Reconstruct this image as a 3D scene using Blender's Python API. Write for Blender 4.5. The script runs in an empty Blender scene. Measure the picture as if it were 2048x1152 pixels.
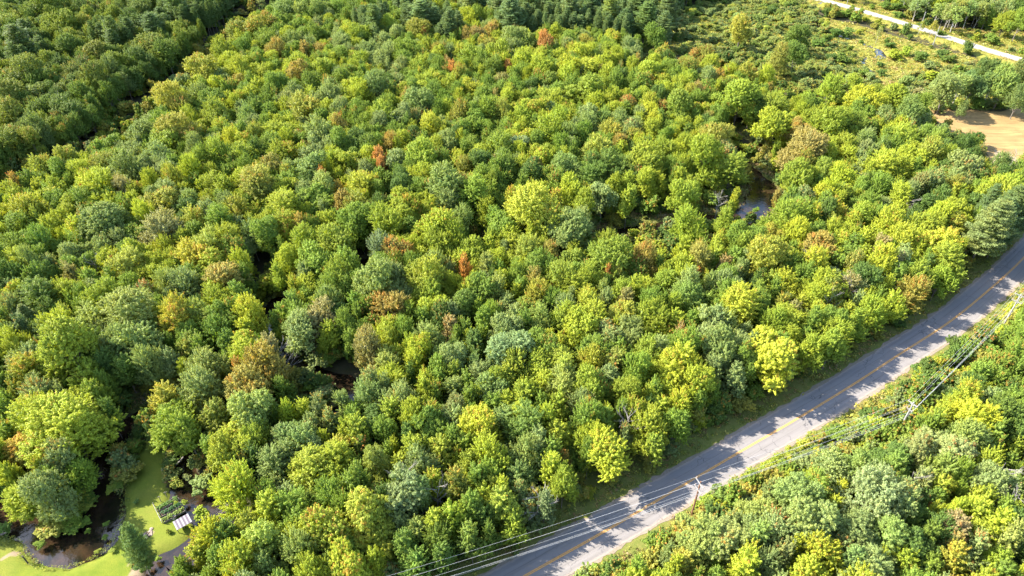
import bpy, math, random
import numpy as np

sc = bpy.context.scene
COL = sc.collection
# ------------------------------------------------------------------ camera
F = 1365.0                      # focal length in photo pixels (photo 2048 x 1152)
H = 105.0                       # drone height
PITCH = math.atan(F / 1744.0)   # below the horizon
cam_d = bpy.data.cameras.new('drone_camera')
cam_d.sensor_width = 36.0
cam_d.lens = 36.0 * F / 2048
cam_d.clip_start = 1.0
cam_d.clip_end = 9000.0
cam = bpy.data.objects.new('drone_camera', cam_d)
cam.location = (0, 0, H)
cam.rotation_euler = (math.pi / 2 - PITCH, 0, 0)
COL.objects.link(cam)
sc.camera = cam
# ------------------------------------------------------------------ light
SUN_EL = math.radians(39)
sdir = np.array([-0.958, 0.20, 0.0]); sdir /= np.linalg.norm(sdir)
sv = np.array([sdir[0] * math.cos(SUN_EL), sdir[1] * math.cos(SUN_EL), math.sin(SUN_EL)])
sun_d = bpy.data.lights.new('sun', 'SUN')
sun_d.energy = 5.0
sun_d.angle = math.radians(0.6)
sun_d.color = (1.0, 0.93, 0.80)
sun = bpy.data.objects.new('sun', sun_d)
COL.objects.link(sun)
from mathutils import Vector
sun.rotation_euler = Vector(sv).to_track_quat('Z', 'Y').to_euler()
world = bpy.data.worlds.new('World')
sc.world = world
world.use_nodes = True
wn = world.node_tree.nodes; wl = world.node_tree.links
sky = wn.new('ShaderNodeTexSky')
sky.sky_type = 'NISHITA'
sky.sun_disc = False
sky.sun_elevation = SUN_EL
sky.sun_rotation = math.atan2(sv[0], sv[1])
wl.new(sky.outputs[0], wn['Background'].inputs[0])
wn['Background'].inputs[1].default_value = 0.15
sc.view_settings.view_transform = 'Standard'
sc.view_settings.look = 'None'
sc.view_settings.gamma = 1.0
sc.view_settings.exposure = 2.18
sc.cycles.max_bounces = 6
sc.cycles.diffuse_bounces = 3
sc.cycles.transmission_bounces = 3
sc.cycles.glossy_bounces = 2
sc.cycles.use_denoising = True

# ------------------------------------------------------------------ projection helpers (real places computed from where they show)
CP, SP = math.cos(PITCH), math.sin(PITCH)
def G(x, y, z=0.0):
    x = np.asarray(x, float); y = np.asarray(y, float)
    u = (x - 1024) / F; v = -(y - 576) / F
    dy = CP + v * SP; dz = -SP + v * CP
    t = (H - z) / -dz
    return np.stack([u * t, dy * t, np.zeros_like(t) + z], -1)
def PX(p):
    p = np.asarray(p, float)
    x = p[..., 0]; y = p[..., 1]; z = p[..., 2] - H
    d = y * CP - z * SP
    up = y * SP + z * CP
    return 1024 + F * x / d, 576 - F * up / d, d
def poly(px, z=0.0):
    return np.array([G(a, b, z)[:2] for a, b in px])
def inside(pts, pg):
    x, y = pts[..., 0], pts[..., 1]
    r = np.zeros(x.shape, bool)
    n = len(pg)
    for i in range(n):
        x1, y1 = pg[i]; x2, y2 = pg[(i + 1) % n]
        if y1 == y2: continue
        c = ((y1 > y) != (y2 > y)) & (x < (x2 - x1) * (y - y1) / (y2 - y1) + x1)
        r ^= c
    return r
def dist_line(pts, ln):
    best = np.full(pts.shape[:-1], 1e9)
    for a, b in zip(ln[:-1], ln[1:]):
        a = np.asarray(a)[:2]; b = np.asarray(b)[:2]
        d = b - a; L = float(d @ d) + 1e-9
        t = np.clip(((pts - a) @ d) / L, 0, 1)
        q = np.hypot(pts[..., 0] - a[0] - t * d[0], pts[..., 1] - a[1] - t * d[1])
        best = np.minimum(best, q)
    return best
def smooth(ln, n=6):
    P = np.array(ln, float); out = []
    P2 = np.vstack([2 * P[0] - P[1], P, 2 * P[-1] - P[-2]])
    for i in range(1, len(P2) - 2):
        p0, p1, p2, p3 = P2[i - 1:i + 3]
        for k in range(n):
            t = k / n
            out.append(0.5 * ((2 * p1) + (-p0 + p2) * t + (2 * p0 - 5 * p1 + 4 * p2 - p3) * t * t + (-p0 + 3 * p1 - 3 * p2 + p3) * t ** 3))
    out.append(P[-1])
    return np.array(out)
def vnoise(p, s, seed=0):
    """smooth value noise, 2-D"""
    q = p / s + 1000.0
    i = np.floor(q).astype(np.int64); f = q - i; f = f * f * (3 - 2 * f)
    def h(a, b):
        n = (a * 374761393 + b * 668265263 + seed * 1442695041) & 0x7fffffff
        n = ((n ^ (n >> 13)) * 1274126177) & 0x7fffffff
        return ((n ^ (n >> 16)) & 0xffff) / 65535.0
    a, b = i[..., 0], i[..., 1]
    return (h(a, b) * (1 - f[..., 0]) + h(a + 1, b) * f[..., 0]) * (1 - f[..., 1]) + (h(a, b + 1) * (1 - f[..., 0]) + h(a + 1, b + 1) * f[..., 0]) * f[..., 1]

# ------------------------------------------------------------------ object helpers
def tag(o, label=None, cat=None, group=None, kind=None):
    if label: o['label'] = label
    if cat: o['category'] = cat
    if group: o['group'] = group
    if kind: o['kind'] = kind
    return o
def mesh_np(name, V, Fc, mats=(), attrs=None, midx=None, smooth_=False):
    """V (n,3); Fc (m,k) faces with the same corner count, or list of such arrays"""
    me = bpy.data.meshes.new(name)
    if not isinstance(Fc, (list, tuple)): Fc = [Fc]
    Fc = [np.asarray(f, np.int32) for f in Fc if len(f)]
    me.vertices.add(len(V)); me.vertices.foreach_set('co', np.asarray(V, np.float32).ravel())
    li = np.concatenate([f.ravel() for f in Fc])
    me.loops.add(len(li)); me.loops.foreach_set('vertex_index', li)
    tot = np.concatenate([np.full(len(f), f.shape[1], np.int32) for f in Fc])
    st = np.concatenate([[0], np.cumsum(tot)[:-1]]).astype(np.int32)
    me.polygons.add(len(tot)); me.polygons.foreach_set('loop_start', st); me.polygons.foreach_set('loop_total', tot)
    if midx is not None: me.polygons.foreach_set('material_index', np.asarray(midx, np.int32))
    if smooth_: me.polygons.foreach_set('use_smooth', np.ones(len(tot), bool))
    for m in mats: me.materials.append(m)
    for k, a in (attrs or {}).items():
        a = np.asarray(a, np.float32)
        if a.ndim == 1:
            me.attributes.new(k, 'FLOAT', 'POINT').data.foreach_set('value', a)
        elif a.shape[1] == 4:
            me.attributes.new(k, 'FLOAT_COLOR', 'POINT').data.foreach_set('color', a.ravel())
        else:
            me.attributes.new(k, 'FLOAT_VECTOR', 'POINT').data.foreach_set('vector', a.ravel())
    me.update(calc_edges=True)
    return me
def obj(name, me, parent=None):
    o = bpy.data.objects.new(name, me)
    COL.objects.link(o)
    if parent is not None: o.parent = parent
    return o
def empty(name, loc=(0, 0, 0)):
    o = bpy.data.objects.new(name, None); COL.objects.link(o); o.location = loc
    o.empty_display_size = 0.5
    return o
class MB:
    def __init__(s): s.v = []; s.f = []
    def box(s, c, d, rz=0.0, tilt=None):
        cx, cy, cz = c; dx, dy, dz = (k / 2 for k in d)
        n = len(s.v); ca, sa = math.cos(rz), math.sin(rz)
        for z in (-dz, dz):
            for x, y in ((-dx, -dy), (dx, -dy), (dx, dy), (-dx, dy)):
                zz = z + (x * tilt if tilt else 0)
                s.v.append((cx + x * ca - y * sa, cy + x * sa + y * ca, cz + zz))
        s.f += [(n, n + 3, n + 2, n + 1), (n + 4, n + 5, n + 6, n + 7), (n, n + 1, n + 5, n + 4), (n + 1, n + 2, n + 6, n + 5), (n + 2, n + 3, n + 7, n + 6), (n + 3, n, n + 4, n + 7)]
        return s
    def tube(s, pts, rad, k=6, cap=True):
        P = [Vector(p) for p in pts]
        if not hasattr(rad, '__len__'): rad = [rad] * len(P)
        n0 = len(s.v)
        for i, p in enumerate(P):
            t = (P[min(i + 1, len(P) - 1)] - P[max(i - 1, 0)]).normalized()
            a = Vector((0, 0, 1)) if abs(t.z) < 0.9 else Vector((1, 0, 0))
            u = t.cross(a).normalized(); w = t.cross(u)
            for j in range(k):
                an = 2 * math.pi * j / k
                s.v.append(tuple(p + (u * math.cos(an) + w * math.sin(an)) * rad[i]))
        for i in range(len(P) - 1):
            for j in range(k):
                a = n0 + i * k + j; b = n0 + i * k + (j + 1) % k
                s.f.append((a, a + k, b + k, b))
        if cap:
            s.f.append(tuple(n0 + j for j in range(k)))
            e = n0 + (len(P) - 1) * k
            s.f.append(tuple(e + k - 1 - j for j in range(k)))
        return s
    def mesh(s, name, mats=()):
        me = bpy.data.meshes.new(name)
        me.from_pydata(s.v, [], s.f)
        for m in mats: me.materials.append(m)
        me.update()
        return me
    def build(s, name, mat, parent=None):
        return obj(name, s.mesh(name, [mat]), parent)

# ------------------------------------------------------------------ materials
class NT:
    def __init__(s, name):
        s.m = bpy.data.materials.new(name); s.m.use_nodes = True
        s.t = s.m.node_tree; s.n = s.t.nodes; s.l = s.t.links
        s.b = s.n['Principled BSDF']; s.out = s.n['Material Output']
    def node(s, ty, **kw):
        n = s.n.new(ty)
        for k, v in kw.items():
            if k.startswith('i_'): n.inputs[k[2:].replace('_', ' ')].default_value = v
            else: setattr(n, k, v)
        return n
    def noise(s, scale, detail=4, rough=0.6, vec=None):
        n = s.node('ShaderNodeTexNoise'); n.inputs['Scale'].default_value = scale
        n.inputs['Detail'].default_value = detail; n.inputs['Roughness'].default_value = rough
        if vec is None: vec = s.pos()
        s.l.new(vec, n.inputs['Vector'])
        return n.outputs['Fac']
    def pos(s):
        if not hasattr(s, '_p'): s._p = s.node('ShaderNodeNewGeometry').outputs['Position']
        return s._p
    def attr(s, name, ty='GEOMETRY'):
        n = s.node('ShaderNodeAttribute'); n.attribute_name = name; n.attribute_type = ty
        return n
    def math(s, op, a, b=None, c=None, clamp=False):
        n = s.node('ShaderNodeMath', operation=op); n.use_clamp = clamp
        for i, x in enumerate((a, b, c)):
            if x is None: continue
            if isinstance(x, (int, float)): n.inputs[i].default_value = x
            else: s.l.new(x, n.inputs[i])
        return n.outputs[0]
    def ramp(s, fac, lo, hi, a=0.0, b=1.0):
        n = s.node('ShaderNodeMapRange'); n.inputs[1].default_value = lo; n.inputs[2].default_value = hi
        n.inputs[3].default_value = a; n.inputs[4].default_value = b
        s.l.new(fac, n.inputs[0]); return n.outputs[0]
    def mix(s, fac, a, b, mode='MIX'):
        n = s.node('ShaderNodeMix', data_type='RGBA', blend_type=mode)
        for i, x in ((0, fac), (6, a), (7, b)):
            if isinstance(x, (int, float)): n.inputs[i].default_value = x
            elif isinstance(x, (tuple, list)): n.inputs[i].default_value = (*x[:3], 1)
            else: s.l.new(x, n.inputs[i])
        return n.outputs[2]
    def bump(s, h, strength=0.4, dist=0.1):
        n = s.node('ShaderNodeBump'); n.inputs['Strength'].default_value = strength; n.inputs['Distance'].default_value = dist
        s.l.new(h, n.inputs['Height']); s.l.new(n.outputs[0], s.b.inputs['Normal'])
    def done(s, col, rough=0.8, spec=0.3):
        if isinstance(col, tuple): s.b.inputs['Base Color'].default_value = (*col, 1)
        else: s.l.new(col, s.b.inputs['Base Color'])
        if isinstance(rough, (int, float)): s.b.inputs['Roughness'].default_value = rough
        else: s.l.new(rough, s.b.inputs['Roughness'])
        s.b.inputs['Specular IOR Level'].default_value = spec
        return s.m

def leaf_material(name, src, trans=0.44):
    T = NT(name)
    if src == 'object':
        oi = T.node('ShaderNodeObjectInfo'); base = oi.outputs['Color']; tint = oi.outputs['Alpha']; rnd = oi.outputs['Random']
    elif src == 'instance':
        base = T.attr('tree_colour', 'INSTANCER').outputs['Color']
        tint = T.attr('tree_tint', 'INSTANCER').outputs['Fac']; rnd = T.attr('tree_random', 'INSTANCER').outputs['Fac']
    else:
        base = T.attr('leaf_colour').outputs['Color']; tint = T.node('ShaderNodeValue').outputs[0]; rnd = T.node('ShaderNodeValue').outputs[0]
        tint.default_value = 0; rnd.default_value = 0.5
    v = T.attr('v').outputs['Fac']; t = T.attr('t').outputs['Fac']
    isl = T.node('ShaderNodeNewGeometry').outputs['Random Per Island']
    # clumps drift between a bluer and a yellower green, single leaves differ in value
    cool = T.mix(1.0, base, (0.88, 0.95, 1.50), 'MULTIPLY')
    warm = T.mix(1.0, base, (1.20, 1.08, 1.25), 'MULTIPLY')
    c = T.mix(v, cool, warm)
    tc = T.mix(T.math('FRACT', T.math('ADD', T.math('MULTIPLY', rnd, 7.3), T.math('MULTIPLY', v, 0.25))), (0.42, 0.26, 0.035), (0.40, 0.155, 0.050))
    on = T.math('MULTIPLY', T.math('LESS_THAN', t, tint), 0.85)
    c = T.mix(on, c, tc)
    val = T.ramp(isl, 0, 1, 0.62, 1.42)
    vv = T.node('ShaderNodeCombineXYZ')
    for i in range(3): T.l.new(val, vv.inputs[i])
    c = T.mix(1.0, c, vv.outputs[0], 'MULTIPLY')
    T.done(c, 0.55, 0.22)
    tr = T.node('ShaderNodeBsdfTranslucent')
    T.l.new(T.mix(1.0, c, (1.35, 1.25, 0.55), 'MULTIPLY'), tr.inputs['Color'])
    mx = T.node('ShaderNodeMixShader'); mx.inputs[0].default_value = trans
    T.l.new(T.b.outputs[0], mx.inputs[1]); T.l.new(tr.outputs[0], mx.inputs[2])
    T.l.new(mx.outputs[0], T.out.inputs['Surface'])
    return T.m
M = {}
M['leaf'] = leaf_material('foliage', 'object')
M['leaf_i'] = leaf_material('foliage_mass', 'instance')
M['leaf_v'] = leaf_material('low_foliage', 'vertex', 0.35)
def bark(name, a, b, sc_=6):
    T = NT(name); n = T.noise(sc_, 5)
    c = T.mix(T.ramp(n, 0.35, 0.65), a, b); T.bump(n, 0.5, 0.05)
    return T.done(c, 0.9, 0.1)
M['bark'] = bark('bark', (0.10, 0.08, 0.06), (0.22, 0.19, 0.16))
M['birch'] = bark('white_bark', (0.20, 0.18, 0.16), (0.42, 0.40, 0.36), 2.5)
M['dead'] = bark('dead_wood', (0.14, 0.125, 0.115), (0.27, 0.25, 0.235))
M['polewood'] = bark('pole_wood', (0.12, 0.06, 0.035), (0.20, 0.11, 0.07), 4)
M['poleold'] = bark('weathered_pole_wood', (0.17, 0.17, 0.155), (0.27, 0.265, 0.245), 4)
M['arm'] = bark('crossarm_wood', (0.15, 0.145, 0.14), (0.22, 0.215, 0.21), 4)
M['plank'] = bark('weathered_plank', (0.10, 0.09, 0.08), (0.20, 0.18, 0.16), 5)
M['rail'] = bark('painted_rail', (0.22, 0.21, 0.20), (0.34, 0.33, 0.31), 5)
M['soil'] = bark('soil', (0.03, 0.022, 0.016), (0.07, 0.05, 0.035), 3)
M['post'] = bark('dark_post', (0.04, 0.035, 0.03), (0.08, 0.07, 0.06), 4)
M['stone'] = bark('pale_stone', (0.17, 0.13, 0.10), (0.30, 0.24, 0.20), 3)
M['concrete'] = bark('old_concrete', (0.28, 0.26, 0.24), (0.45, 0.42, 0.38), 1)
T = NT('wire_aluminium'); M['wire'] = T.done((0.30, 0.30, 0.30), 0.5, 0.4)
T = NT('painted_shade'); M['shade'] = T.done((0.01, 0.01, 0.012), 0.9, 0.1)  # near-black colour standing in for the shade inside the culvert pipes
T = NT('galvanised_pipe'); n = T.noise(4); M['pipe'] = T.done(T.mix(n, (0.10, 0.10, 0.10), (0.2, 0.19, 0.18)), 0.6, 0.4)
T = NT('white_plastic'); M['white'] = T.done(T.mix(T.noise(5), (0.3, 0.3, 0.29), (0.4, 0.4, 0.39)), 0.4, 0.4)
T = NT('panel_metal'); M['sheet'] = T.done(T.mix(T.noise(3), (0.14, 0.13, 0.15), (0.20, 0.19, 0.21)), 0.4, 0.5)
T = NT('panel_groove'); M['groove'] = T.done(T.mix(T.noise(3), (0.06, 0.045, 0.065), (0.09, 0.07, 0.095)), 0.6, 0.3)
T = NT('ceramic'); M['ceramic'] = T.done((0.45, 0.30, 0.22), 0.3, 0.5)
T = NT('transformer_grey'); M['grey'] = T.done(T.mix(T.noise(4), (0.45, 0.47, 0.47), (0.55, 0.56, 0.56)), 0.4, 0.5)

# asphalt
T = NT('asphalt')
ac = T.attr('across').outputs['Fac']; al = T.attr('along').outputs['Fac']
cb = T.node('ShaderNodeCombineXYZ'); T.l.new(T.math('MULTIPLY', ac, 3.4), cb.inputs[0]); T.l.new(T.math('MULTIPLY', al, 0.05), cb.inputs[1])
streak = T.noise(1.6, 5, 0.6, cb.outputs[0])
cb2 = T.node('ShaderNodeCombineXYZ'); T.l.new(ac, cb2.inputs[0]); T.l.new(T.math('MULTIPLY', al, 0.02), cb2.inputs[1])
big = T.noise(0.12, 3); fine = T.noise(9, 4, 0.7)
c = T.mix(T.ramp(streak, 0.35, 0.68), (0.122, 0.110, 0.106), (0.168, 0.154, 0.148))
c = T.mix(T.ramp(big, 0.35, 0.7, 0, 0.5), c, (0.165, 0.153, 0.15))
aa = T.math('ABSOLUTE', ac)
track = T.math('ABSOLUTE', T.math('SUBTRACT', T.math('ABSOLUTE', T.math('SUBTRACT', aa, 0.45)), 0.2))
c = T.mix(T.ramp(track, 0.0, 0.11, 0.35, 0.0), c, (0.175, 0.162, 0.163))
edge = T.math('ADD', aa, T.math('MULTIPLY', T.math('SUBTRACT', T.noise(0.6, 5, 0.7), 0.5), 0.35))
c = T.mix(T.ramp(edge, 0.86, 0.97), c, (0.23, 0.185, 0.155))
# sealed cracks running with and across the lane
w = T.node('ShaderNodeTexVoronoi'); w.feature = 'DISTANCE_TO_EDGE'; w.inputs['Scale'].default_value = 0.22
mp = T.node('ShaderNodeVectorMath', operation='ADD')
nn = T.node('ShaderNodeTexNoise'); nn.inputs['Scale'].default_value = 0.7; T.l.new(T.pos(), nn.inputs['Vector'])
T.l.new(T.pos(), mp.inputs[0]); sc2 = T.node('ShaderNodeVectorMath', operation='SCALE'); sc2.inputs['Scale'].default_value = 2.5
T.l.new(nn.outputs['Color'], sc2.inputs[0]); T.l.new(sc2.outputs[0], mp.inputs[1]); T.l.new(mp.outputs[0], w.inputs['Vector'])
crack = T.math('LESS_THAN', w.outputs['Distance'], 0.012)
crack = T.math('MULTIPLY', crack, T.ramp(T.noise(0.15, 2), 0.45, 0.6))
lj = T.math('LESS_THAN', T.math('ABSOLUTE', T.math('ADD', T.math('SUBTRACT', aa, 0.50), T.math('MULTIPLY', T.math('SUBTRACT', T.noise(0.25, 3), 0.5), 0.10))), 0.010)
crack = T.math('MAXIMUM', crack, T.math('MULTIPLY', lj, 0.7))
c = T.mix(T.math('MULTIPLY', crack, 0.75), c, (0.04, 0.037, 0.04))
c = T.mix(T.ramp(fine, 0.3, 0.8, 0.0, 0.25), c, (0.24, 0.225, 0.215))
T.bump(fine, 0.3, 0.02)
M['asphalt'] = T.done(c, 0.85, 0.25)
T = NT('road_paint'); wear = T.noise(3, 5, 0.7)
M['paint'] = T.done(T.mix(T.ramp(wear, 0.58, 0.85), (0.56, 0.26, 0.03), (0.26, 0.18, 0.11)), 0.6, 0.3)
T = NT('gravel'); n = T.noise(2.2, 6, 0.75); n2 = T.noise(0.15, 3)
c = T.mix(T.ramp(n, 0.3, 0.7), (0.15, 0.12, 0.095), (0.26, 0.21, 0.17)); c = T.mix(T.ramp(n2, 0.35, 0.65, 0, 0.4), c, (0.12, 0.11, 0.06))
T.bump(n, 0.5, 0.04); M['gravel'] = T.done(c, 0.95, 0.1)
T = NT('gravel_road_surface')
ac = T.math('ABSOLUTE', T.attr('across').outputs['Fac'])
n = T.noise(0.8, 6, 0.75); c = T.mix(T.ramp(n, 0.3, 0.7), (0.19, 0.175, 0.16), (0.25, 0.23, 0.215))
c = T.mix(T.ramp(T.math('ABSOLUTE', T.math('SUBTRACT', ac, 0.45)), 0.0, 0.2, 0.5, 0), c, (0.29, 0.27, 0.255))
M['track'] = T.done(c, 0.95, 0.1)
T = NT('creek_water')
wv = T.noise(1.3, 4, 0.6); bed = T.noise(0.25, 4, 0.6)
c = T.mix(T.ramp(bed, 0.40, 0.62), (0.007, 0.006, 0.004), (0.030, 0.017, 0.009))
T.bump(wv, 0.16, 0.2)
T.done(c, 0.04, 0.5); T.b.inputs['IOR'].default_value = 1.5; M['water'] = T.m

# ground
T = NT('ground')
z1 = T.node('ShaderNodeSeparateColor'); T.l.new(T.attr('zone').outputs['Color'], z1.inputs[0])
z2 = T.node('ShaderNodeSeparateColor'); T.l.new(T.attr('zone2').outputs['Color'], z2.inputs[0])
nb = T.noise(0.10, 4, 0.6); nm = T.noise(0.8, 5, 0.65); nf = T.noise(5.0, 5, 0.75)
def zone(sock, soft=0.25):
    j = T.math('ADD', sock, T.math('MULTIPLY', T.math('SUBTRACT', nm, 0.5), 0.5))
    return T.ramp(j, 0.5 - soft, 0.5 + soft)
c = T.mix(T.ramp(nm, 0.3, 0.7), (0.030, 0.034, 0.014), (0.060, 0.048, 0.026))
# meadow: golden green with rusty patches
me_ = T.mix(T.ramp(nm, 0.3, 0.7), (0.125, 0.135, 0.024), (0.210, 0.185, 0.034))
me_ = T.mix(T.ramp(nb, 0.52, 0.70, 0, 0.65), me_, (0.200, 0.135, 0.045))
me_ = T.mix(T.ramp(nf, 0.35, 0.75, 0.0, 0.5), me_, (0.085, 0.105, 0.022))
c = T.mix(zone(z1.outputs[1]), c, me_)
# weeds and brush
wd = T.mix(T.ramp(nm, 0.3, 0.7), (0.100, 0.125, 0.024), (0.170, 0.160, 0.045))
wd = T.mix(T.ramp(nb, 0.5, 0.7, 0, 0.6), wd, (0.19, 0.125, 0.050))
wd = T.mix(T.ramp(nf, 0.35, 0.75, 0.0, 0.5), wd, (0.045, 0.060, 0.016))
c = T.mix(zone(z2.outputs[0]), c, wd)
# mown lawn
nl = T.noise(0.35, 4, 0.6)
lw = T.mix(T.ramp(nl, 0.35, 0.65), (0.090, 0.128, 0.012), (0.160, 0.172, 0.020))
lw = T.mix(T.ramp(nb, 0.45, 0.65, 0, 0.45), lw, (0.170, 0.152, 0.036))
mw = T.node('ShaderNodeMapping'); T.l.new(T.pos(), mw.inputs['Vector']); mw.inputs['Rotation'].default_value = (0, 0, 0.9); mw.inputs['Scale'].default_value = (0.12, 1.1, 1)
lw = T.mix(T.ramp(T.noise(1.0, 2, 0.5, mw.outputs[0]), 0.42, 0.58, 0.0, 0.35), lw, (0.125, 0.150, 0.020))
lw = T.mix(T.ramp(nf, 0.35, 0.7, 0.0, 0.6), lw, (0.060, 0.088, 0.012))
c = T.mix(zone(z1.outputs[0], 0.12), c, lw)
# hay field: straw with mowing rows
wrp = T.node('ShaderNodeMapping'); T.l.new(T.pos(), wrp.inputs['Vector']); wrp.inputs['Rotation'].default_value = (0, 0, 0.35); wrp.inputs['Scale'].default_value = (0.06, 0.9, 1)
rows = T.noise(1.0, 5, 0.65, wrp.outputs[0])
hy = T.mix(T.ramp(rows, 0.35, 0.65), (0.145, 0.088, 0.036), (0.255, 0.175, 0.072))
hy = T.mix(T.ramp(nb, 0.50, 0.68, 0, 0.5), hy, (0.25, 0.17, 0.070))
hy = T.mix(T.ramp(nf, 0.4, 0.75, 0, 0.4), hy, (0.28, 0.205, 0.095))
c = T.mix(zone(z1.outputs[2], 0.15), c, hy)
sd = T.mix(nm, (0.17, 0.13, 0.08), (0.26, 0.20, 0.13))
c = T.mix(zone(z2.outputs[1], 0.2), c, sd)
mud = T.mix(nm, (0.026, 0.022, 0.013), (0.050, 0.036, 0.022))
c = T.mix(zone(z2.outputs[2], 0.2), c, mud)
T.bump(nf, 0.7, 0.12)
M['ground'] = T.done(c, 0.95, 0.1)

# ------------------------------------------------------------------ layout: features given by where they show on the photo (2048 x 1152)
ROAD_L = [(985, 1152), (1160, 1060), (1280, 985), (1420, 902), (1550, 822), (1700, 735), (1850, 648), (1960, 562), (2040, 488)]
ROAD_C = [(1050, 1152), (1200, 1068), (1350, 980), (1500, 892), (1590, 840), (1700, 773), (1800, 708), (1900, 643), (1980, 578), (2048, 515)]
rc = np.array([G(a, b)[:2] for a, b in ROAD_C])
d0 = rc[1] - rc[0]; d0 /= np.linalg.norm(d0); d1 = rc[-1] - rc[-2]; d1 /= np.linalg.norm(d1)
nrm = np.array([-d1[1], d1[0]])
rc = np.vstack([rc[0] - d0 * 160, rc[0] - d0 * 60, rc, rc[-1] + d1 * 30 + nrm * 1.5, rc[-1] + d1 * 90 + nrm * 10, rc[-1] + d1 * 220 + nrm * 40])
ROAD = smooth(rc, 8)
GR_C = [(1500, -25), (1570, -8), (1640, 6), (1700, 22), (1800, 52), (1900, 84), (1980, 110), (2022, 122)]
gc = np.array([G(a, b)[:2] for a, b in GR_C])
e1 = gc[-1] - gc[-2]; e1 /= np.linalg.norm(e1); e0 = gc[0] - gc[1]; e0 /= np.linalg.norm(e0)
GROAD = smooth(np.vstack([gc[0] + e0 * 150, gc[0] + e0 * 40, gc, gc[-1] + e1 * 30, gc[-1] + e1 * 120]), 6)

CREEK_PX = [  # x, y, half width in metres
    (1620, 200, 1.6), (1575, 240, 1.6), (1550, 270, 1.8), (1545, 292, 1.8), (1500, 290, 1.8), (1470, 300, 1.8), (1490, 330, 2.0), (1515, 352, 2.2), (1528, 375, 4.0), (1520, 402, 4.0), (1493, 428, 3.2), (1435, 436, 1.8), (1380, 430, 1.6), (1330, 446, 1.6), (1285, 458, 1.6), (1205, 466, 1.8), (1120, 462, 1.8), (1000, 480, 2.0), (880, 498, 2.0), (790, 505, 2.2), (733, 530, 2.6), (722, 556, 2.2), (640, 580, 2.0), (560, 603, 2.2), (530, 640, 2.0), (520, 700, 2.0), (560, 735, 2.0), (590, 745, 1.8), (640, 750, 1.9), (700, 768, 2.0), (715, 800, 2.0), (640, 840, 1.9), (540, 850, 1.9), (450, 830, 1.9), (370, 812, 1.9), (300, 822, 1.7), (268, 836, 1.8), (245, 856, 1.9), (232, 885, 2.0), (212, 920, 2.0), (200, 955, 2.2), (207, 985, 2.2), (207, 1020, 2.6), (200, 1052, 2.8), (178, 1080, 3.2), (135, 1095, 3.2), (100, 1086, 2.6), (72, 1064, 2.0), (45, 1048, 2.2), (0, 1036, 2.2), (-70, 1010, 2.2), (-160, 990, 2.2)]
BRANCH_PX = [(450, 830, 1.7), (410, 855, 1.6), (380, 888, 1.6), (368, 920, 1.7), (364, 958, 1.9), (372, 988, 2.2), (400, 1000, 2.8), (432, 1012, 3.4), (448, 1040, 3.0), (420, 1085, 3.0), (370, 1112, 2.4), (326, 1130, 2.6), (318, 1150, 2.8), (312, 1190, 2.8), (330, 1260, 3.5)]
STREAM_PX = [(1628, 30, 1.2), (1634, 52, 1.4), (1700, 75, 0.3), (1738, 90, 0.4), (1755, 98, 1.1), (1762, 110, 1.5), (1745, 112, 0.6), (1735, 112, 0.2), (1722, 124, 0.4), (1732, 135, 0.6), (1745, 144, 0.7), (1700, 170, 1.2), (1660, 185, 1.2), (1620, 200, 1.6)]
def chan(px): 
    q = np.array([[*G(a, b)[:2], w_] for a, b, w_ in px]); return smooth(q, 5)
CREEK, BRANCH, STREAM = chan(CREEK_PX), chan(BRANCH_PX), chan(STREAM_PX)
LAWN = [poly([(-200, 1040), (0, 1064), (60, 1068), (75, 1108), (130, 1122), (190, 1106), (226, 1062), (236, 1010), (254, 975), (266, 930), (290, 885), (330, 898), (325, 960), (345, 985), (380, 1003), (405, 1040), (345, 1105), (285, 1112), (268, 1135), (262, 1170), (250, 1650), (-500, 1650)])]
MEADOW = [poly([(1540, 15), (1610, 22), (1660, 38), (1720, 52), (1800, 75), (1900, 105), (2030, 140), (2100, 150), (2060, 172), (1960, 145), (1890, 150), (1850, 165), (1800, 200), (1760, 178), (1740, 150), (1690, 128), (1660, 95), (1640, 60), (1560, 55)]),
          poly([(1640, -20), (1720, 12), (1800, 35), (1900, 66), (2000, 98), (2100, 120), (2200, 120), (2150, 70), (1990, 60), (1890, 55), (1820, 40), (1790, 15), (1720, -15)]),
          poly([(1490, 60), (1560, 60), (1545, 80), (1500, 82)]),
          poly([(1700, 765), (1790, 735), (1800, 790), (1720, 830), (1660, 850)])]
HAY = [poly([(1855, 213), (1900, 213), (2000, 224), (2060, 208), (2250, 150), (2400, 300), (2200, 420), (2040, 345), (2010, 330), (1960, 300), (1915, 275), (1880, 250)])]
WEEDS = [poly([(295, 828), (350, 850), (395, 895), (372, 940), (360, 985), (325, 960), (330, 895), (285, 885), (260, 930), (248, 975), (230, 1010), (215, 1000), (208, 955), (240, 905), (262, 850)]),
         poly([(250, 770), (360, 775), (330, 815), (255, 825)]), poly([(570, 730), (720, 755), (730, 800), (660, 835), (590, 800), (560, 760)]),
         poly([(1380, 380), (1480, 330), (1500, 280), (1440, 262), (1450, 240), (1570, 270), (1580, 330), (1560, 400), (1560, 440), (1480, 455), (1420, 460), (1370, 505), (1290, 510), (1180, 490), (1180, 450), (1290, 400), (1340, 395)]),
         poly([(1000, 372), (1130, 365), (1140, 392), (1010, 398)]), poly([(930, 418), (985, 425), (975, 500), (925, 495)]), poly([(520, 560), (580, 560), (600, 640), (530, 650)])]
MARSH = [poly([(1270, 100), (1330, 40), (1420, 0), (1600, -10), (1640, 40), (1700, 105), (1760, 170), (1830, 205), (1700, 215), (1600, 190), (1500, 150), (1400, 115)]),
         poly([(1760, 190), (1850, 130), (1960, 140), (2060, 170), (2060, 215), (1870, 225), (1760, 215)])]
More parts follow.
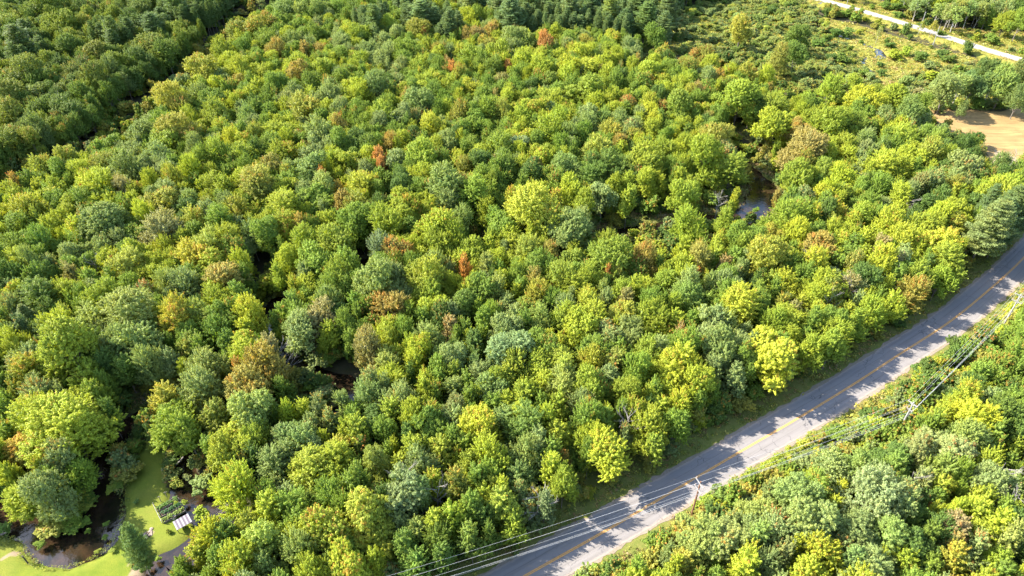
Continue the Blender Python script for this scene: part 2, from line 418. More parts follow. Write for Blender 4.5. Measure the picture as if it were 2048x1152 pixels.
SAND = [poly([(262, 1122), (290, 1115), (286, 1150), (262, 1160)]), poly([(0, 1112), (30, 1103), (62, 1096), (63, 1100), (32, 1109), (0, 1121)]), poly([(1990, 300), (2040, 320), (2048, 350), (1985, 330)]), poly([(285, 1066), (302, 1062), (306, 1068), (290, 1074)])]
# the cut through the wood at the upper left: near canopy edge at tree-top height
CUT_E = np.array([G(a, b, 14.0)[:2] for a, b in [(-150, 430), (0, 360), (110, 300), (190, 270), (300, 215), (345, 150), (420, 110), (470, 60), (520, 10), (560, -40)]])
CUT = []
for i in range(len(CUT_E)):
    a = CUT_E[max(i - 1, 0)]; b = CUT_E[min(i + 1, len(CUT_E) - 1)]; d = (b - a) / np.linalg.norm(b - a)
    CUT.append(CUT_E[i] + np.array([-d[1], d[0]]) * 13.0)
CUT = np.array(CUT)

# ------------------------------------------------------------------ ground sheet
def axis(lo, hi, step_fine, fine_lo, fine_hi, step):
    a = list(np.arange(fine_lo, fine_hi, step_fine))
    x = fine_hi
    while x < hi: a.append(x); x += step
    b = []; x = fine_lo - step
    while x > lo: b.append(x); x -= step
    a = sorted(b) + a
    g = step * 2; x = a[-1]; out = []
    while x < 6000: x += g; g *= 1.5; out.append(x)
    g = step * 2; x = a[0]; pre = []
    while x > -6000: x -= g; g *= 1.5; pre.append(x)
    return np.array(sorted(pre) + a + out)
gx = axis(-330, 330, 0.9, -150, 170, 1.8); gy = axis(20, 470, 0.9, 48, 250, 1.5)
XX, YY = np.meshgrid(gx, gy); PP = np.stack([XX, YY], -1)
near = (np.abs(XX) < 400) & (YY > 10) & (YY < 520)
zz = np.zeros(XX.shape)
P_ = PP[near]
def chan_depth(P, ch):
    best = np.full(len(P), 1e9)
    for a, b in zip(ch[:-1], ch[1:]):
        mid = (a[:2] + b[:2]) / 2
        m = np.abs(P[:, 0] - mid[0]) < 14
        m &= np.abs(P[:, 1] - mid[1]) < 14
        if not m.any(): continue
        d = b[:2] - a[:2]; t = np.clip(((P[m] - a[:2]) @ d) / (d @ d + 1e-9), 0, 1)
        q = np.hypot(*(P[m] - a[:2] - t[:, None] * d).T) - (a[2] + (b[2] - a[2]) * t)
        best[m] = np.minimum(best[m], q)
    return best
cd = np.minimum(np.minimum(chan_depth(P_, CREEK), chan_depth(P_, BRANCH)), chan_depth(P_, STREAM))
jit = (vnoise(P_, 2.5, 3) - 0.5) * 1.6
cdj = cd + jit
zc = -1.1 * (1 - np.clip((cdj + 0.4) / 1.9, 0, 1)) 
rd = dist_line(P_, ROAD); gd = dist_line(P_, GROAD)
z = zc * np.clip((rd - 5) / 3, 0, 1)
rough_ = np.clip((rd - 6) / 6, 0, 1) * np.clip((gd - 8) / 5, 0, 1)
def zmask(P, pls):
    r = np.zeros(len(P), bool)
    for p in pls: r |= inside(P, p)
    return r.astype(float)
zl = zmask(P_, LAWN); zm = zmask(P_, MEADOW); zh = zmask(P_, HAY); zw = zmask(P_, WEEDS); zma = zmask(P_, MARSH); zs = zmask(P_, SAND)
zm = np.maximum(zm, (gd < 9) * 1.0)
zw = np.maximum(zw, ((rd < 15) & (rd > 2)) * 1.0)
zw = np.maximum(zw, zma)
z += rough_ * (1 - zl) * (vnoise(P_, 3.0, 9) - 0.5) * 0.5
# the gravel road runs on a low embankment
z += np.clip(1 - (gd - 5) / 6, 0, 1) * 1.6 - np.clip(1 - (rd - 5) / 3, 0, 1) * 0.03
zz[near] = z
zone1 = np.zeros((*XX.shape, 4)); zone2 = np.zeros((*XX.shape, 4)); zone1[..., 3] = 1; zone2[..., 3] = 1
for arr, k, val in ((zone1, 0, zl), (zone1, 1, zm), (zone1, 2, zh), (zone2, 0, zw), (zone2, 1, zs), (zone2, 2, np.clip(1 - cdj / 0.9, 0, 1))):
    t = arr[..., k]; t[near] = val; arr[..., k] = t
ny, nx = XX.shape
V = np.stack([XX, YY, zz], -1).reshape(-1, 3)
ii = np.arange(ny - 1)[:, None] * nx + np.arange(nx - 1)[None, :]
Fq = np.stack([ii, ii + 1, ii + nx + 1, ii + nx], -1).reshape(-1, 4)
g_o = obj('ground', mesh_np('ground', V, Fq, [M['ground']], {'zone': zone1.reshape(-1, 4), 'zone2': zone2.reshape(-1, 4)}, smooth_=True))
tag(g_o, kind='structure')

def ribbon(name, line, hw, z, mat, nacross=2, wob=0.0, seed=0):
    line = np.asarray(line); n = len(line)
    L = line[:, :2]
    t = np.gradient(L, axis=0); t /= np.linalg.norm(t, axis=1)[:, None]
    nr = np.stack([-t[:, 1], t[:, 0]], -1)
    s = np.concatenate([[0], np.cumsum(np.linalg.norm(np.diff(L, axis=0), axis=1))])
    hw = np.full(n, hw) if np.isscalar(hw) else np.asarray(hw)
    rng = np.random.default_rng(seed)
    V = []; A = []; S = []
    ks = np.linspace(-1, 1, nacross + 1)
    for k in ks:
        w = hw * k
        if wob and abs(k) == 1:
            w = w + np.sign(k) * (vnoise(np.stack([s, s * 0 + k * 50], -1), 1.7, seed) + 0.6 * vnoise(np.stack([s, s * 0 + k * 50], -1), 0.6, seed + 1) - 0.8) * wob
        p = L + nr * w[:, None]
        zc_ = z if np.isscalar(z) else z
        V.append(np.column_stack([p, np.full(n, 0.0) + zc_])); A.append(np.full(n, k)); S.append(s)
    V = np.concatenate(V)
    m = len(ks); Fc = []
    for a in range(m - 1):
        i = np.arange(n - 1)
        Fc.append(np.stack([a * n + i, (a + 1) * n + i, (a + 1) * n + i + 1, a * n + i + 1], -1)[:, ::-1])
    return obj(name, mesh_np(name, V, np.concatenate(Fc), [mat], {'across': np.concatenate(A), 'along': np.concatenate(S)}))
def resample(ln, step):
    L = ln[:, :2]; s = np.concatenate([[0], np.cumsum(np.linalg.norm(np.diff(L, axis=0), axis=1))])
    k = np.arange(0, s[-1], step)
    return np.stack([np.interp(k, s, ln[:, j]) for j in range(ln.shape[1])], -1)
RD = resample(ROAD, 0.7)
tag(ribbon('road_shoulder', RD, 4.05, 0.008, M['gravel'], 2, 0.9, 3), kind='structure')
tag(ribbon('road', RD, 3.5, 0.02, M['asphalt'], 8, 0.22, 5), kind='structure')
tR = np.gradient(RD, axis=0); tR /= np.linalg.norm(tR, axis=1)[:, None]; nR = np.stack([-tR[:, 1], tR[:, 0]], -1)
for k in (-1, 1):
    tag(ribbon('road_centre_line', RD + nR * 0.125 * k, 0.065, 0.026, M['paint'], 1, 0.0), kind='structure')
tag(ribbon('gravel_road', resample(GROAD, 1.0), 2.9, 1.63, M['track'], 4, 0.7, 8), kind='structure')
def water(name, ch, z):
    c = resample(ch, 0.8); tag(ribbon(name, c, c[:, 2] + 1.2, z, M['water'], 4), kind='structure')
water('creek', CREEK, -0.55); water('creek_branch', BRANCH, -0.545); water('marsh_stream', STREAM, -0.54)
# narrow track in the cut
tag(ribbon('forest_track', resample(smooth(CUT, 5), 1.0), 1.8, 0.35, M['gravel'], 2, 0.8, 5), kind='structure')

# ------------------------------------------------------------------ foliage shapes
def unit(a): return a / (np.linalg.norm(a, axis=-1, keepdims=True) + 1e-9)
def leaves(P, N, size, rng, aspect=0.62):
    n = len(P)
    N = unit(N)
    a = np.cross(N, rng.normal(size=(n, 3))); a = unit(a); b = np.cross(N, a)
    s = size * rng.uniform(0.65, 1.35, n)[:, None]
    a = a * s * 0.5; b = b * s * 0.5 * aspect
    V = np.stack([P - a, P - b * 1.0 + a * 0.1, P + a, P + b * 1.0 + a * 0.1], 1).reshape(-1, 3)
    return V
def tufts(base, axis, L, W, n_per, size, rng, up=0.35):
    m = len(base)
    base = np.repeat(base, n_per, 0); ax = np.repeat(axis, n_per, 0)
    t = rng.beta(1.6, 1.3, (m * n_per, 1))
    rad = unit(np.cross(ax, rng.normal(size=ax.shape)))
    Ls = np.repeat(L, n_per)[:, None]; Ws = np.repeat(W, n_per)[:, None]
    w = Ws * (1 - 0.75 * t) * np.sqrt(rng.uniform(0, 1, t.shape))
    P = base + ax * t * Ls + rad * w
    N = unit(ax * 0.55 + rad * 0.75 + np.array([0, 0, up]) + rng.normal(size=ax.shape) * 0.38)
    return P, N
def crown(seed, R=5.0, H0=15.0, zb=0.30, nt=300, per=60, leaf=0.30, lobes=9, flat=1.0, spread=0.62, tl=1.25, tw=0.5, interior=2200, taper=0.0, updir=0.45):
    rng = np.random.default_rng(seed)
    zlo, zhi = zb * H0, H0
    hz = (zhi - zlo)
    C = [np.array([R * rng.uniform(-.12, .12), R * rng.uniform(-.12, .12), zlo + hz * 0.50])]; RR = [np.array([R * rng.uniform(.48, .60), R * rng.uniform(.48, .60), hz * rng.uniform(.36, .44)])]
    for k in range(lobes):
        a = 2 * math.pi * (k + rng.uniform(-.45, .45)) / lobes * 2.0
        lv = rng.uniform(0.15, 0.90)
        rr = R * spread * (1 - 0.55 * max(0, lv - 0.4) / 0.4 * (0.6 + taper)) * rng.uniform(0.62, 1.22)
        C.append(np.array([math.cos(a) * rr, math.sin(a) * rr, zlo + hz * lv]))
        q = R * rng.uniform(0.22, 0.44); RR.append(np.array([q, q, q * rng.uniform(0.85, 1.25) * hz / (2 * R) * 1.1]))
    C = np.array(C); RR = np.array(RR)
    # surface samples on the union of the lobes
    w = (RR[:, 0] ** 2); w /= w.sum()
    B = []; D = []; lob = []
    tries = 0
    while sum(len(b) for b in B) < nt and tries < 30:
        tries += 1
        k = rng.choice(len(C), nt, p=w)
        d = unit(rng.normal(size=(nt, 3))); d[:, 2] = np.where(d[:, 2] < -0.45, -d[:, 2], d[:, 2])
        p = C[k] + d * RR[k] * 0.86
        q = ((p[:, None] - C[None]) / RR[None])
        q = (q ** 2).sum(-1); q[np.arange(nt), k] = 9
        ok = q.min(1) > 0.72
        B.append(p[ok]); D.append(unit(d[ok] / RR[k[ok]] * RR[k[ok]].mean(1, keepdims=True))); lob.append(k[ok])
    B = np.concatenate(B)[:nt]; D = np.concatenate(D)[:nt]; lob = np.concatenate(lob)[:nt]
    ax = unit(D + np.array([0, 0, updir]) + rng.normal(size=D.shape) * 0.22)
    m = len(B)
    Ls = tl * rng.uniform(0.55, 1.35, m); Ws = tw * rng.uniform(0.7, 1.3, m)
    P, N = tufts(B, ax, Ls, Ws, per, leaf, rng)
    lobev = rng.uniform(0, 1, len(C)); v = np.clip(rng.normal(0.5, 0.2, m) * 0.6 + lobev[lob] * 0.4, 0, 1)
    hrel = (B[:, 2] - zlo) / hz
    t = np.clip(rng.uniform(0, 1, m) * 0.55 + rng.uniform(0, 1, len(C))[lob] * 0.45 + (0.55 - hrel) * 0.35, 0.02, 1)
    vv = np.repeat(v, per); tt = np.clip(np.repeat(t, per) + rng.uniform(-0.12, 0.12, m * per), 0.01, 1)
    k = rng.choice(len(C), interior, p=w)
    d = unit(rng.normal(size=(interior, 3))); pi = C[k] + d * RR[k] * rng.uniform(0.45, 0.82, (interior, 1))
    Vt = np.concatenate([leaves(P, N, leaf, rng), leaves(pi, d + rng.normal(size=d.shape) * 0.3, leaf * 2.6, rng, 0.8)])
    va = np.concatenate([vv, np.full(interior, 0.25)]); ta = np.concatenate([tt, np.full(interior, 1.0)])
    n = len(va)
    me = mesh_np('crown', Vt, np.arange(n * 4).reshape(-1, 4), [M['leaf']], {'v': np.repeat(va, 4), 't': np.repeat(ta, 4)})
    return me, C
def trunk_mesh(C, H0, r0, mat, seed, lean=0.0, zt=0.85):
    rng = random.Random(seed); mb = MB()
    top = H0 * zt
    pts = [(0, 0, -0.6)]; n = 6
    for i in range(1, n + 1):
        f = i / n; pts.append((lean * f * f * 2 + rng.uniform(-.12, .12), rng.uniform(-.12, .12) + 0, top * f))
    mb.tube(pts, [r0 * (1 - 0.85 * i / n) for i in range(n + 1)], 6)
    for c in C[1:]:
        f = min(0.75, max(0.25, c[2] / H0 - 0.22)); s = Vector((lean * f * f * 2, 0, top * f)); e = Vector(c)
        m_ = (s + e) / 2 + Vector((rng.uniform(-.3, .3), rng.uniform(-.3, .3), rng.uniform(.2, .6)))
        mb.tube([s, m_, e], [r0 * 0.42, r0 * 0.28, r0 * 0.1], 5)
    return mb.mesh('trunk', [mat])
def pine(seed, R=4.2, H0=18, conic=False):
    rng = np.random.default_rng(seed)
    P = []; N = []; va = []
    nw = 26 if conic else 17
    for w in range(nw):
        f = (w + 0.5) / nw; z = H0 * ((0.10 if conic else 0.25) + (0.90 if conic else 0.74) * f)
        rad = R * ((1 - f) ** 0.85 + 0.05) if conic else R * (1 - f ** 1.7) ** 0.6 * rng.uniform(0.72, 1.08) + 0.5
        nb = 8 if conic else 6; a0 = rng.uniform(0, 6.28)
        for k in range(nb):
            a = a0 + 6.283 * k / nb + rng.uniform(-.2, .2); L = rad * rng.uniform(0.75, 1.1)
            n = int(90 * max(L, 0.8)); t = rng.uniform(0.12, 1, n)
            lift = (0.16 if not conic else -0.18) + rng.uniform(-.06, .10)
            d = np.array([math.cos(a), math.sin(a), 0]); sd = np.array([-d[1], d[0], 0])
            wv = 0.38 * L * np.sin(np.clip(t, 0, 1) * 2.6) * 0.75 + 0.08
            q = d * (t * L)[:, None] + sd * (rng.uniform(-1, 1, n) * wv)[:, None]
            q[:, 2] = z + lift * L * t + 0.10 * L * t * t * (1 if not conic else 1.2) + rng.normal(0, 0.12, n)
            P.append(q); N.append(np.tile([0, 0, 1.0], (n, 1)) + d * 0.25 + rng.normal(size=(n, 3)) * 0.55); va.append(np.full(n, rng.uniform(0.1, 0.9)))
    P = np.concatenate(P); N = np.concatenate(N); va = np.concatenate(va); n = len(P)
    V = leaves(P, N, 0.42, rng, 0.30)
    me = mesh_np('crown', V, np.arange(n * 4).reshape(-1, 4), [M['leaf']], {'v': np.repeat(va, 4), 't': np.ones(n * 4)})
    mb = MB(); mb.tube([(0, 0, -0.5), (0.05, 0, H0 * 0.5), (0, 0.03, H0 * 0.98)], [0.26, 0.17, 0.03], 7)
    return me, mb.mesh('trunk', [M['bark']])
def dead_tree(seed, H0=11, thin=1.0, n1=11):
    rng = random.Random(seed); mb = MB()
    mb.tube([(0, 0, -.4), (rng.uniform(-.3, .3), .1, H0 * .35), (rng.uniform(-.5, .5), rng.uniform(-.5, .5), H0 * .7), (rng.uniform(-.7, .7), rng.uniform(-.7, .7), H0)], [.17 * thin, .13 * thin, .08 * thin, .02], 6)
    tr = mb.mesh('trunk', [M['dead']]); mb = MB()
    for k in range(n1):
        f = rng.uniform(.35, .92); a = rng.uniform(0, 6.28); L = H0 * rng.uniform(.18, .36) * (1.2 - f * .5)
        s = Vector((0, 0, H0 * f)); d = Vector((math.cos(a), math.sin(a), rng.uniform(.4, 1.1))).normalized()
        m_ = s + d * L * .5 + Vector((0, 0, .1)); e = s + d * L + Vector((0, 0, L * .15))
        mb.tube([s, m_, e], [.075 * thin, .055 * thin, .02], 5)
        for j in range(4):
            g = rng.uniform(.35, .9); ss = s + d * L * g; dd = (d + Vector((rng.uniform(-.8, .8), rng.uniform(-.8, .8), rng.uniform(-.2, .8)))).normalized()
            mb.tube([ss, ss + dd * L * .25, ss + dd * L * .45 + Vector((0, 0, .1))], [.04 * thin, .03 * thin, .012], 4)
    return tr, mb.mesh('branches', [M['dead']])

# prototypes: (crown mesh, trunk mesh, R, H)
PROTO = {}
def add_proto(kind, cm, tm, R, H0):
    co = np.empty(len(cm.vertices) * 3, np.float32); cm.vertices.foreach_get('co', co); co = co.reshape(-1, 3)
    R = float(np.percentile(np.hypot(co[:, 0], co[:, 1]), 96)); H0 = float(np.percentile(co[:, 2], 99.5))
    PROTO.setdefault(kind, []).append((cm, tm, R, H0))
for i in range(11):   # broad maples with spiky tufts
    g_ = random.Random(100 + i)
    Hp = g_.choice((13.5, 15, 16.5)); 
    cm, C = crown(10 + i, 5.2, Hp, g_.uniform(.10, .26), 470, 66, 0.235, 11 + i % 6, tl=g_.uniform(1.0, 1.9), tw=g_.uniform(.36, .55), updir=g_.uniform(.3, 1.0), taper=g_.uniform(0, .9), spread=g_.uniform(.58, .80), interior=1700)
    add_proto('maple', cm, trunk_mesh(C, Hp, 0.24, M['bark'], i), 5.2, Hp)
for i in range(4):   # big old crowns
    g_ = random.Random(200 + i)
    cm, C = crown(90 + i, 7.4, 17, .14 + .03 * i, 950, 66, 0.25, 13 + i, tl=1.2 + .2 * (i % 3), tw=.5, updir=.35 + .15 * i, taper=.2 * i, spread=.66 + .03 * i, interior=2600)
    add_proto('big', cm, trunk_mesh(C, 17, 0.34, M['bark'], 90 + i), 7.4, 17)
for i in range(4):   # dense round crowns
    cm, C = crown(30 + i, 4.8, 13, 0.16, 520, 60, 0.20, 10 + i, tl=0.85, tw=0.48, spread=0.60 + .05 * i, updir=.35)
    add_proto('round', cm, trunk_mesh(C, 13, 0.2, M['bark'], 30 + i), 4.8, 13)
for i in range(5):   # slimmer, smaller trees
    cm, C = crown(40 + i, 3.2, 12, 0.14, 230, 62, 0.23, 6 + i, tl=1.1 + .1 * i, tw=0.42, taper=.2 * i, spread=.55 + .06 * i, updir=.5 + .1 * i)
    add_proto('slim', cm, trunk_mesh(C, 12, 0.15, M['bark'], 40 + i), 3.2, 12)
for i in range(2):   # light crowns with pale stems showing
    cm, C = crown(50 + i, 3.0, 14, 0.36, 120, 42, 0.24, 7, tl=0.9, tw=0.5, interior=250, spread=0.7)
    add_proto('birch', cm, trunk_mesh(C, 14, 0.12, M['birch'], 50 + i, lean=0.2 - 0.5 * i, zt=.92), 3.0, 14)
for i in range(4):
    cm, C = crown(60 + i, 2.2, 3.4, 0.02, 120, 46, 0.21, 7, tl=0.6, tw=0.34, interior=500, spread=0.6)
    add_proto('bush', cm, trunk_mesh(C, 3.4, 0.07, M['bark'], 60 + i), 2.2, 3.4)
for i in range(3):
    cm, tm = pine(70 + i); add_proto('pine', cm, tm, 4.2, 18)
cm, tm = pine(80, 3.2, 12, True); add_proto('spruce', cm, tm, 3.2, 12)

# leaf base colours
PAL = {'g': (0.172, 0.252, 0.026), 'd': (0.103, 0.168, 0.024), 'y': (0.287, 0.342, 0.024), 'Y': (0.335, 0.385, 0.026), 'b': (0.213, 0.274, 0.064), 'B': (0.196, 0.269, 0.090),
       'o': (0.270, 0.274, 0.037), 'k': (0.276, 0.241, 0.072), 'r': (0.345, 0.218, 0.055), 'R': (0.552, 0.179, 0.066), 'p': (0.115, 0.174, 0.042)}
# ------------------------------------------------------------------ trees seen on the photo: crown centre x, y, half width (pixels of an enlarged crop), colours, /kind
REG = {}
S_ = 1 / 2.88
REG['A'] = (0, 0, S_, '''60,130,70,Yg 150,300,100,pp/p 20,270,50,gd 260,60,90,yg 360,160,90,yg 330,30,70,g 480,60,60,gd 510,165,45,oY 370,220,60,yg 640,220,60,py/p 1030,70,100,pg/p 820,60,70,bg 760,130,60,d 890,170,70,p/p 1010,200,55,Yy 1190,140,80,gy/p 1210,240,70,ok 1330,90,70,yg 860,270,100,oy 960,310,70,g 1110,260,80,g 560,320,100,oy 400,290,80,g 690,390,60,y 640,420,60,b 560,460,90,og 420,430,60,bo 160,450,110,og 60,560,100,oy 230,560,90,ob/b 380,540,100,og/b 800,360,80,d 780,470,100,d 900,470,60,d 640,550,90,d 760,560,70,d 590,660,90,dg 400,640,90,gb 240,640,70,g 60,690,80,yo 220,750,80,bg 340,710,50,rk 60,800,90,oy 190,830,60,Yo 330,830,110,dg 130,920,80,dg 430,820,60,d 50,950,70,d
1370,190,70,og 1470,190,70,oy/r 1560,150,60,og 1600,110,60,g 1640,60,70,bg 1740,80,60,gb 1850,70,70,bg 1950,60,60,g 1600,300,60,or 1760,310,40,rk 1860,290,50,ro 1280,310,60,yg 1400,280,60,g 1540,250,60,g 1680,240,60,bg 1820,210,60,g 1950,230,50,b 1160,420,150,oY/r 1390,430,70,yo 1280,470,50,b 1370,500,50,or 1290,530,60,yg 1160,550,70,bg 1000,590,110,oY 1130,620,60,g 1250,660,90,yd 1420,530,60,g 1520,440,60,yg 1600,500,70,g 1700,380,60,yg 1720,450,60,ro 1870,400,60,yg 1960,450,60,g 1800,500,60,g 1900,560,80,bg 1650,600,70,b 1740,650,90,oy 1550,650,60,g 1430,690,70,bg 730,670,60,ro 690,740,60,ok 830,660,60,Yy 920,680,70,g 1040,660,60,yg 800,790,80,bg 1030,750,120,oy 960,830,90,yg 1100,830,60,g 1340,830,70,Yy 1480,800,60,og 1620,780,90,yg 1850,780,90,bg 1950,740,60,ro 1280,900,90,gy 1130,880,60,b 1160,930,60,g 1400,900,80,gy 1560,860,80,g 930,930,80,b 760,1000,90,bg 590,950,80,og 400,930,70,oy 250,980,70,oy 150,1030,60,oY 40,1060,60,Yo 100,1090,50,rk 230,1090,50,Yy 330,1100,60,yg 540,1090,110,Yy 500,1140,40,rk 720,1110,70,kb 880,1080,60,Yy 1000,1060,70,yo 1110,1000,70,Yy 1280,1080,90,yg 1490,1070,110,oy 1560,960,70,ok 1650,1040,50,oY 1790,990,100,bg/r 1850,1100,80,by 1870,1070,25,R 1950,1120,40,rk 1930,960,50,yg 1440,980,60,g 310,20,60,gp/p 170,60,60,d''')
REG['B'] = (700, 0, S_, '''60,210,60,yg 30,60,60,dg 130,150,60,pg/p 90,40,60,g 230,170,60,gY 150,220,40,b 420,110,80,pb/p 390,190,80,og 580,60,50,g 580,35,35,R 560,160,60,p/p 700,40,60,bp/p 680,130,50,y 740,110,50,g 860,60,70,p/p 930,130,100,pb/p 1050,60,80,pg/p 1250,80,115,pb/p 1180,30,60,p/p 1380,60,80,p/p 1500,110,85,py/p 1640,60,80,p/p 1700,130,90,pg/p 1830,80,80,p/p 1800,160,60,p/p 1590,150,50,p/p
540,290,60,gk 500,310,50,o 430,240,22,R 680,220,50,ro 740,230,50,ko 820,200,50,ro 790,270,50,oy 960,240,80,bg 1000,270,70,gb 1120,290,50,Rr 300,320,60,gy 110,300,60,b 230,300,60,bg 340,280,60,g 60,360,60,yg 180,370,60,bg 400,400,70,yg 300,400,50,b 640,310,60,yo 710,330,80,yg 840,330,70,yg 800,290,40,o 500,390,60,g 590,430,40,Rr 640,430,60,oy 760,380,60,g 560,370,40,k 820,400,60,g 910,415,30,R 1000,370,80,Yy 1080,420,80,Yg 1000,430,60,g 1150,480,60,gb 1360,260,50,oY 1500,300,60,yg 1600,290,50,b 1760,220,60,gd 1690,300,50,bg/s 1340,320,80,yY 1270,400,80,Yy 1380,400,80,Yy 1450,380,70,yY 1250,460,70,Yy 1560,430,60,g 1440,440,30,k 1650,370,30,rk 1790,340,50,oy 1990,340,45,ro 1920,400,60,og 1720,430,70,yg 1640,470,60,g 1790,510,60,Yy 1890,490,60,Yg 1960,480,50,g 1360,530,100,gy/r 1160,570,80,yg 1280,520,60,g 1450,500,60,yg 1040,570,35,kb 990,580,50,y 1090,560,30,Y 880,500,60,kg 950,520,60,g 790,500,60,g 700,530,70,Yy 840,590,40,ko 760,560,60,g 620,540,60,g 550,590,60,g 480,540,70,gd 430,480,60,yg 300,530,50,ko 330,580,50,ko 140,500,90,bg 50,560,60,y 220,620,60,g 400,620,80,bg/r 200,680,90,yg 80,720,60,g 330,740,50,d 480,740,90,Yo 570,660,50,y 640,680,60,o 560,840,60,bg 500,840,50,yg 240,850,60,rk 210,890,30,r 80,850,80,gd 100,780,60,g 170,955,45,R 185,1005,35,R 90,1000,60,b 60,1080,90,Yo 290,1070,60,d 290,930,60,g 400,920,90,yg 610,910,45,Yy 540,930,60,g 660,980,60,og 700,670,80,g 800,660,70,gy 880,670,70,og 1000,680,80,yg 1080,640,50,y 1190,710,70,yg 1270,690,50,Yy 1150,790,100,Yg 1210,870,60,g 1260,800,60,bg 1370,730,80,bg 1340,800,60,g 1440,700,70,gb 1560,720,70,bg 1500,790,70,oy 1410,610,60,Yy 1480,600,50,y 1590,600,60,rk 1720,630,70,Yo 1790,650,50,ro 1730,690,60,Yy 1900,640,100,gy 1960,560,50,oy 1860,780,60,Yy 1640,800,70,og 1730,780,60,y 1560,840,60,or 1450,890,90,oy 1500,960,90,dg 1250,980,95,bg/r 980,850,80,Bb/r 850,870,100,gy 900,960,80,gd 1110,900,60,yg 1080,970,60,g 820,880,50,Yy 700,850,60,g 740,1020,40,rk 800,1090,60,gy 550,1090,110,bg 430,1070,50,y 680,1080,90,og 1390,1030,90,dg 1830,860,50,k/D 1800,900,70,yg 1720,950,110,yg 1610,980,70,yb 1590,1060,60,y 1900,880,70,yg 1980,950,60,g 1960,1090,70,yg''')
REG['C'] = (1350, 0, S_, '''380,180,60,oY/r 720,190,78,dg/r 690,310,70,dg 600,330,60,og 480,110,70,bg/s 360,100,40,b/s 990,190,50,dg/s 930,195,40,d/s 830,250,60,dg/s 960,340,45,dg/s 900,330,40,d/s 1270,320,50,Yg/s 1330,300,40,yg/s 1420,330,50,dg/s 1240,260,30,d/s 1190,140,45,bk/b 1655,330,22,yg/l 650,40,60,dg/s 560,60,50,d/s 1030,85,25,k/s 960,80,30,g/s 920,85,25,g/s 1190,420,30,d/s 1180,375,25,d/s 1700,370,35,bk/s 1580,340,40,dg/s 1540,310,40,d/s 1460,180,35,dg/s 1570,205,22,dg/s 1400,160,25,d/s 1280,100,50,dg/s
100,340,50,ro 180,330,70,og 60,400,70,og 190,400,60,yg 250,460,50,rk 410,440,70,oY 520,450,60,Yy 320,480,50,Yy 60,500,60,Yg 30,570,60,yg 370,570,125,yg 540,520,25,rk 560,610,90,yg 60,640,100,gy 130,560,50,ko 190,700,60,ok 220,800,120,og 560,740,100,Yy 180,930,110,yg/r 330,950,110,gy 30,900,60,Yy 440,900,60,yo 350,1140,30,Y 750,850,115,ko 700,790,60,rk 740,960,60,og 590,830,50,yg 980,850,60,yg 900,510,72,yg 1090,600,110,Yy 1020,530,60,yg 1260,580,100,yg 1160,520,70,gy 770,600,70,yg 720,660,50,y 900,720,130,yg 1050,740,60,g 1410,620,70,dy 1340,680,80,bg 1560,700,100,bg 1300,810,90,yg 1490,850,60,g 1180,870,60,bg 1080,880,60,b 1100,820,60,bg 1200,960,100,Yy 1310,1000,60,Yy 960,1040,80,YY 850,1000,90,gy 700,1060,90,yg 1180,1080,90,g 880,1130,70,Yy 1390,1090,70,bk 1480,910,80,yk 1560,940,60,yg 1640,980,90,bo 1700,830,80,dg 1650,860,60,d 1780,830,60,kb 1600,1080,80,og 1850,960,80,db 1900,1100,120,yg 1990,1050,70,g 1960,905,40,k/D
1330,470,60,bg/s 1400,530,40,kb/s 1480,440,60,yY/s 1560,520,80,bg/r 1640,500,80,bg/b 1720,480,80,db/r 1790,430,60,db/r 1820,500,80,bd/b 1900,480,80,gb 1980,430,60,dk 1900,600,60,g/s 1750,600,60,gd/s 1990,560,60,bd 1600,470,60,bg/s 1460,560,50,bo/s 1540,570,50,b/s 1680,570,60,bd 1820,590,60,b/s
1520,60,55,by/b 1570,90,55,bo/b 1620,100,55,by/b 1700,60,60,bg/b 1760,60,65,bo/b 1880,40,65,bg/b 1830,10,60,b/b 1690,170,50,bg 1760,200,50,og 1830,230,50,gd/s 1910,110,50,yg 1450,100,50,og/b 1380,80,60,gd 1280,40,60,dg/s 1210,30,60,dg/s 1330,20,60,d/s 1990,130,50,g 1960,30,60,dg 1500,120,40,o/b 1650,60,40,o/b 1400,30,50,b/b 1460,20,60,b/b 1560,10,50,b/b''')
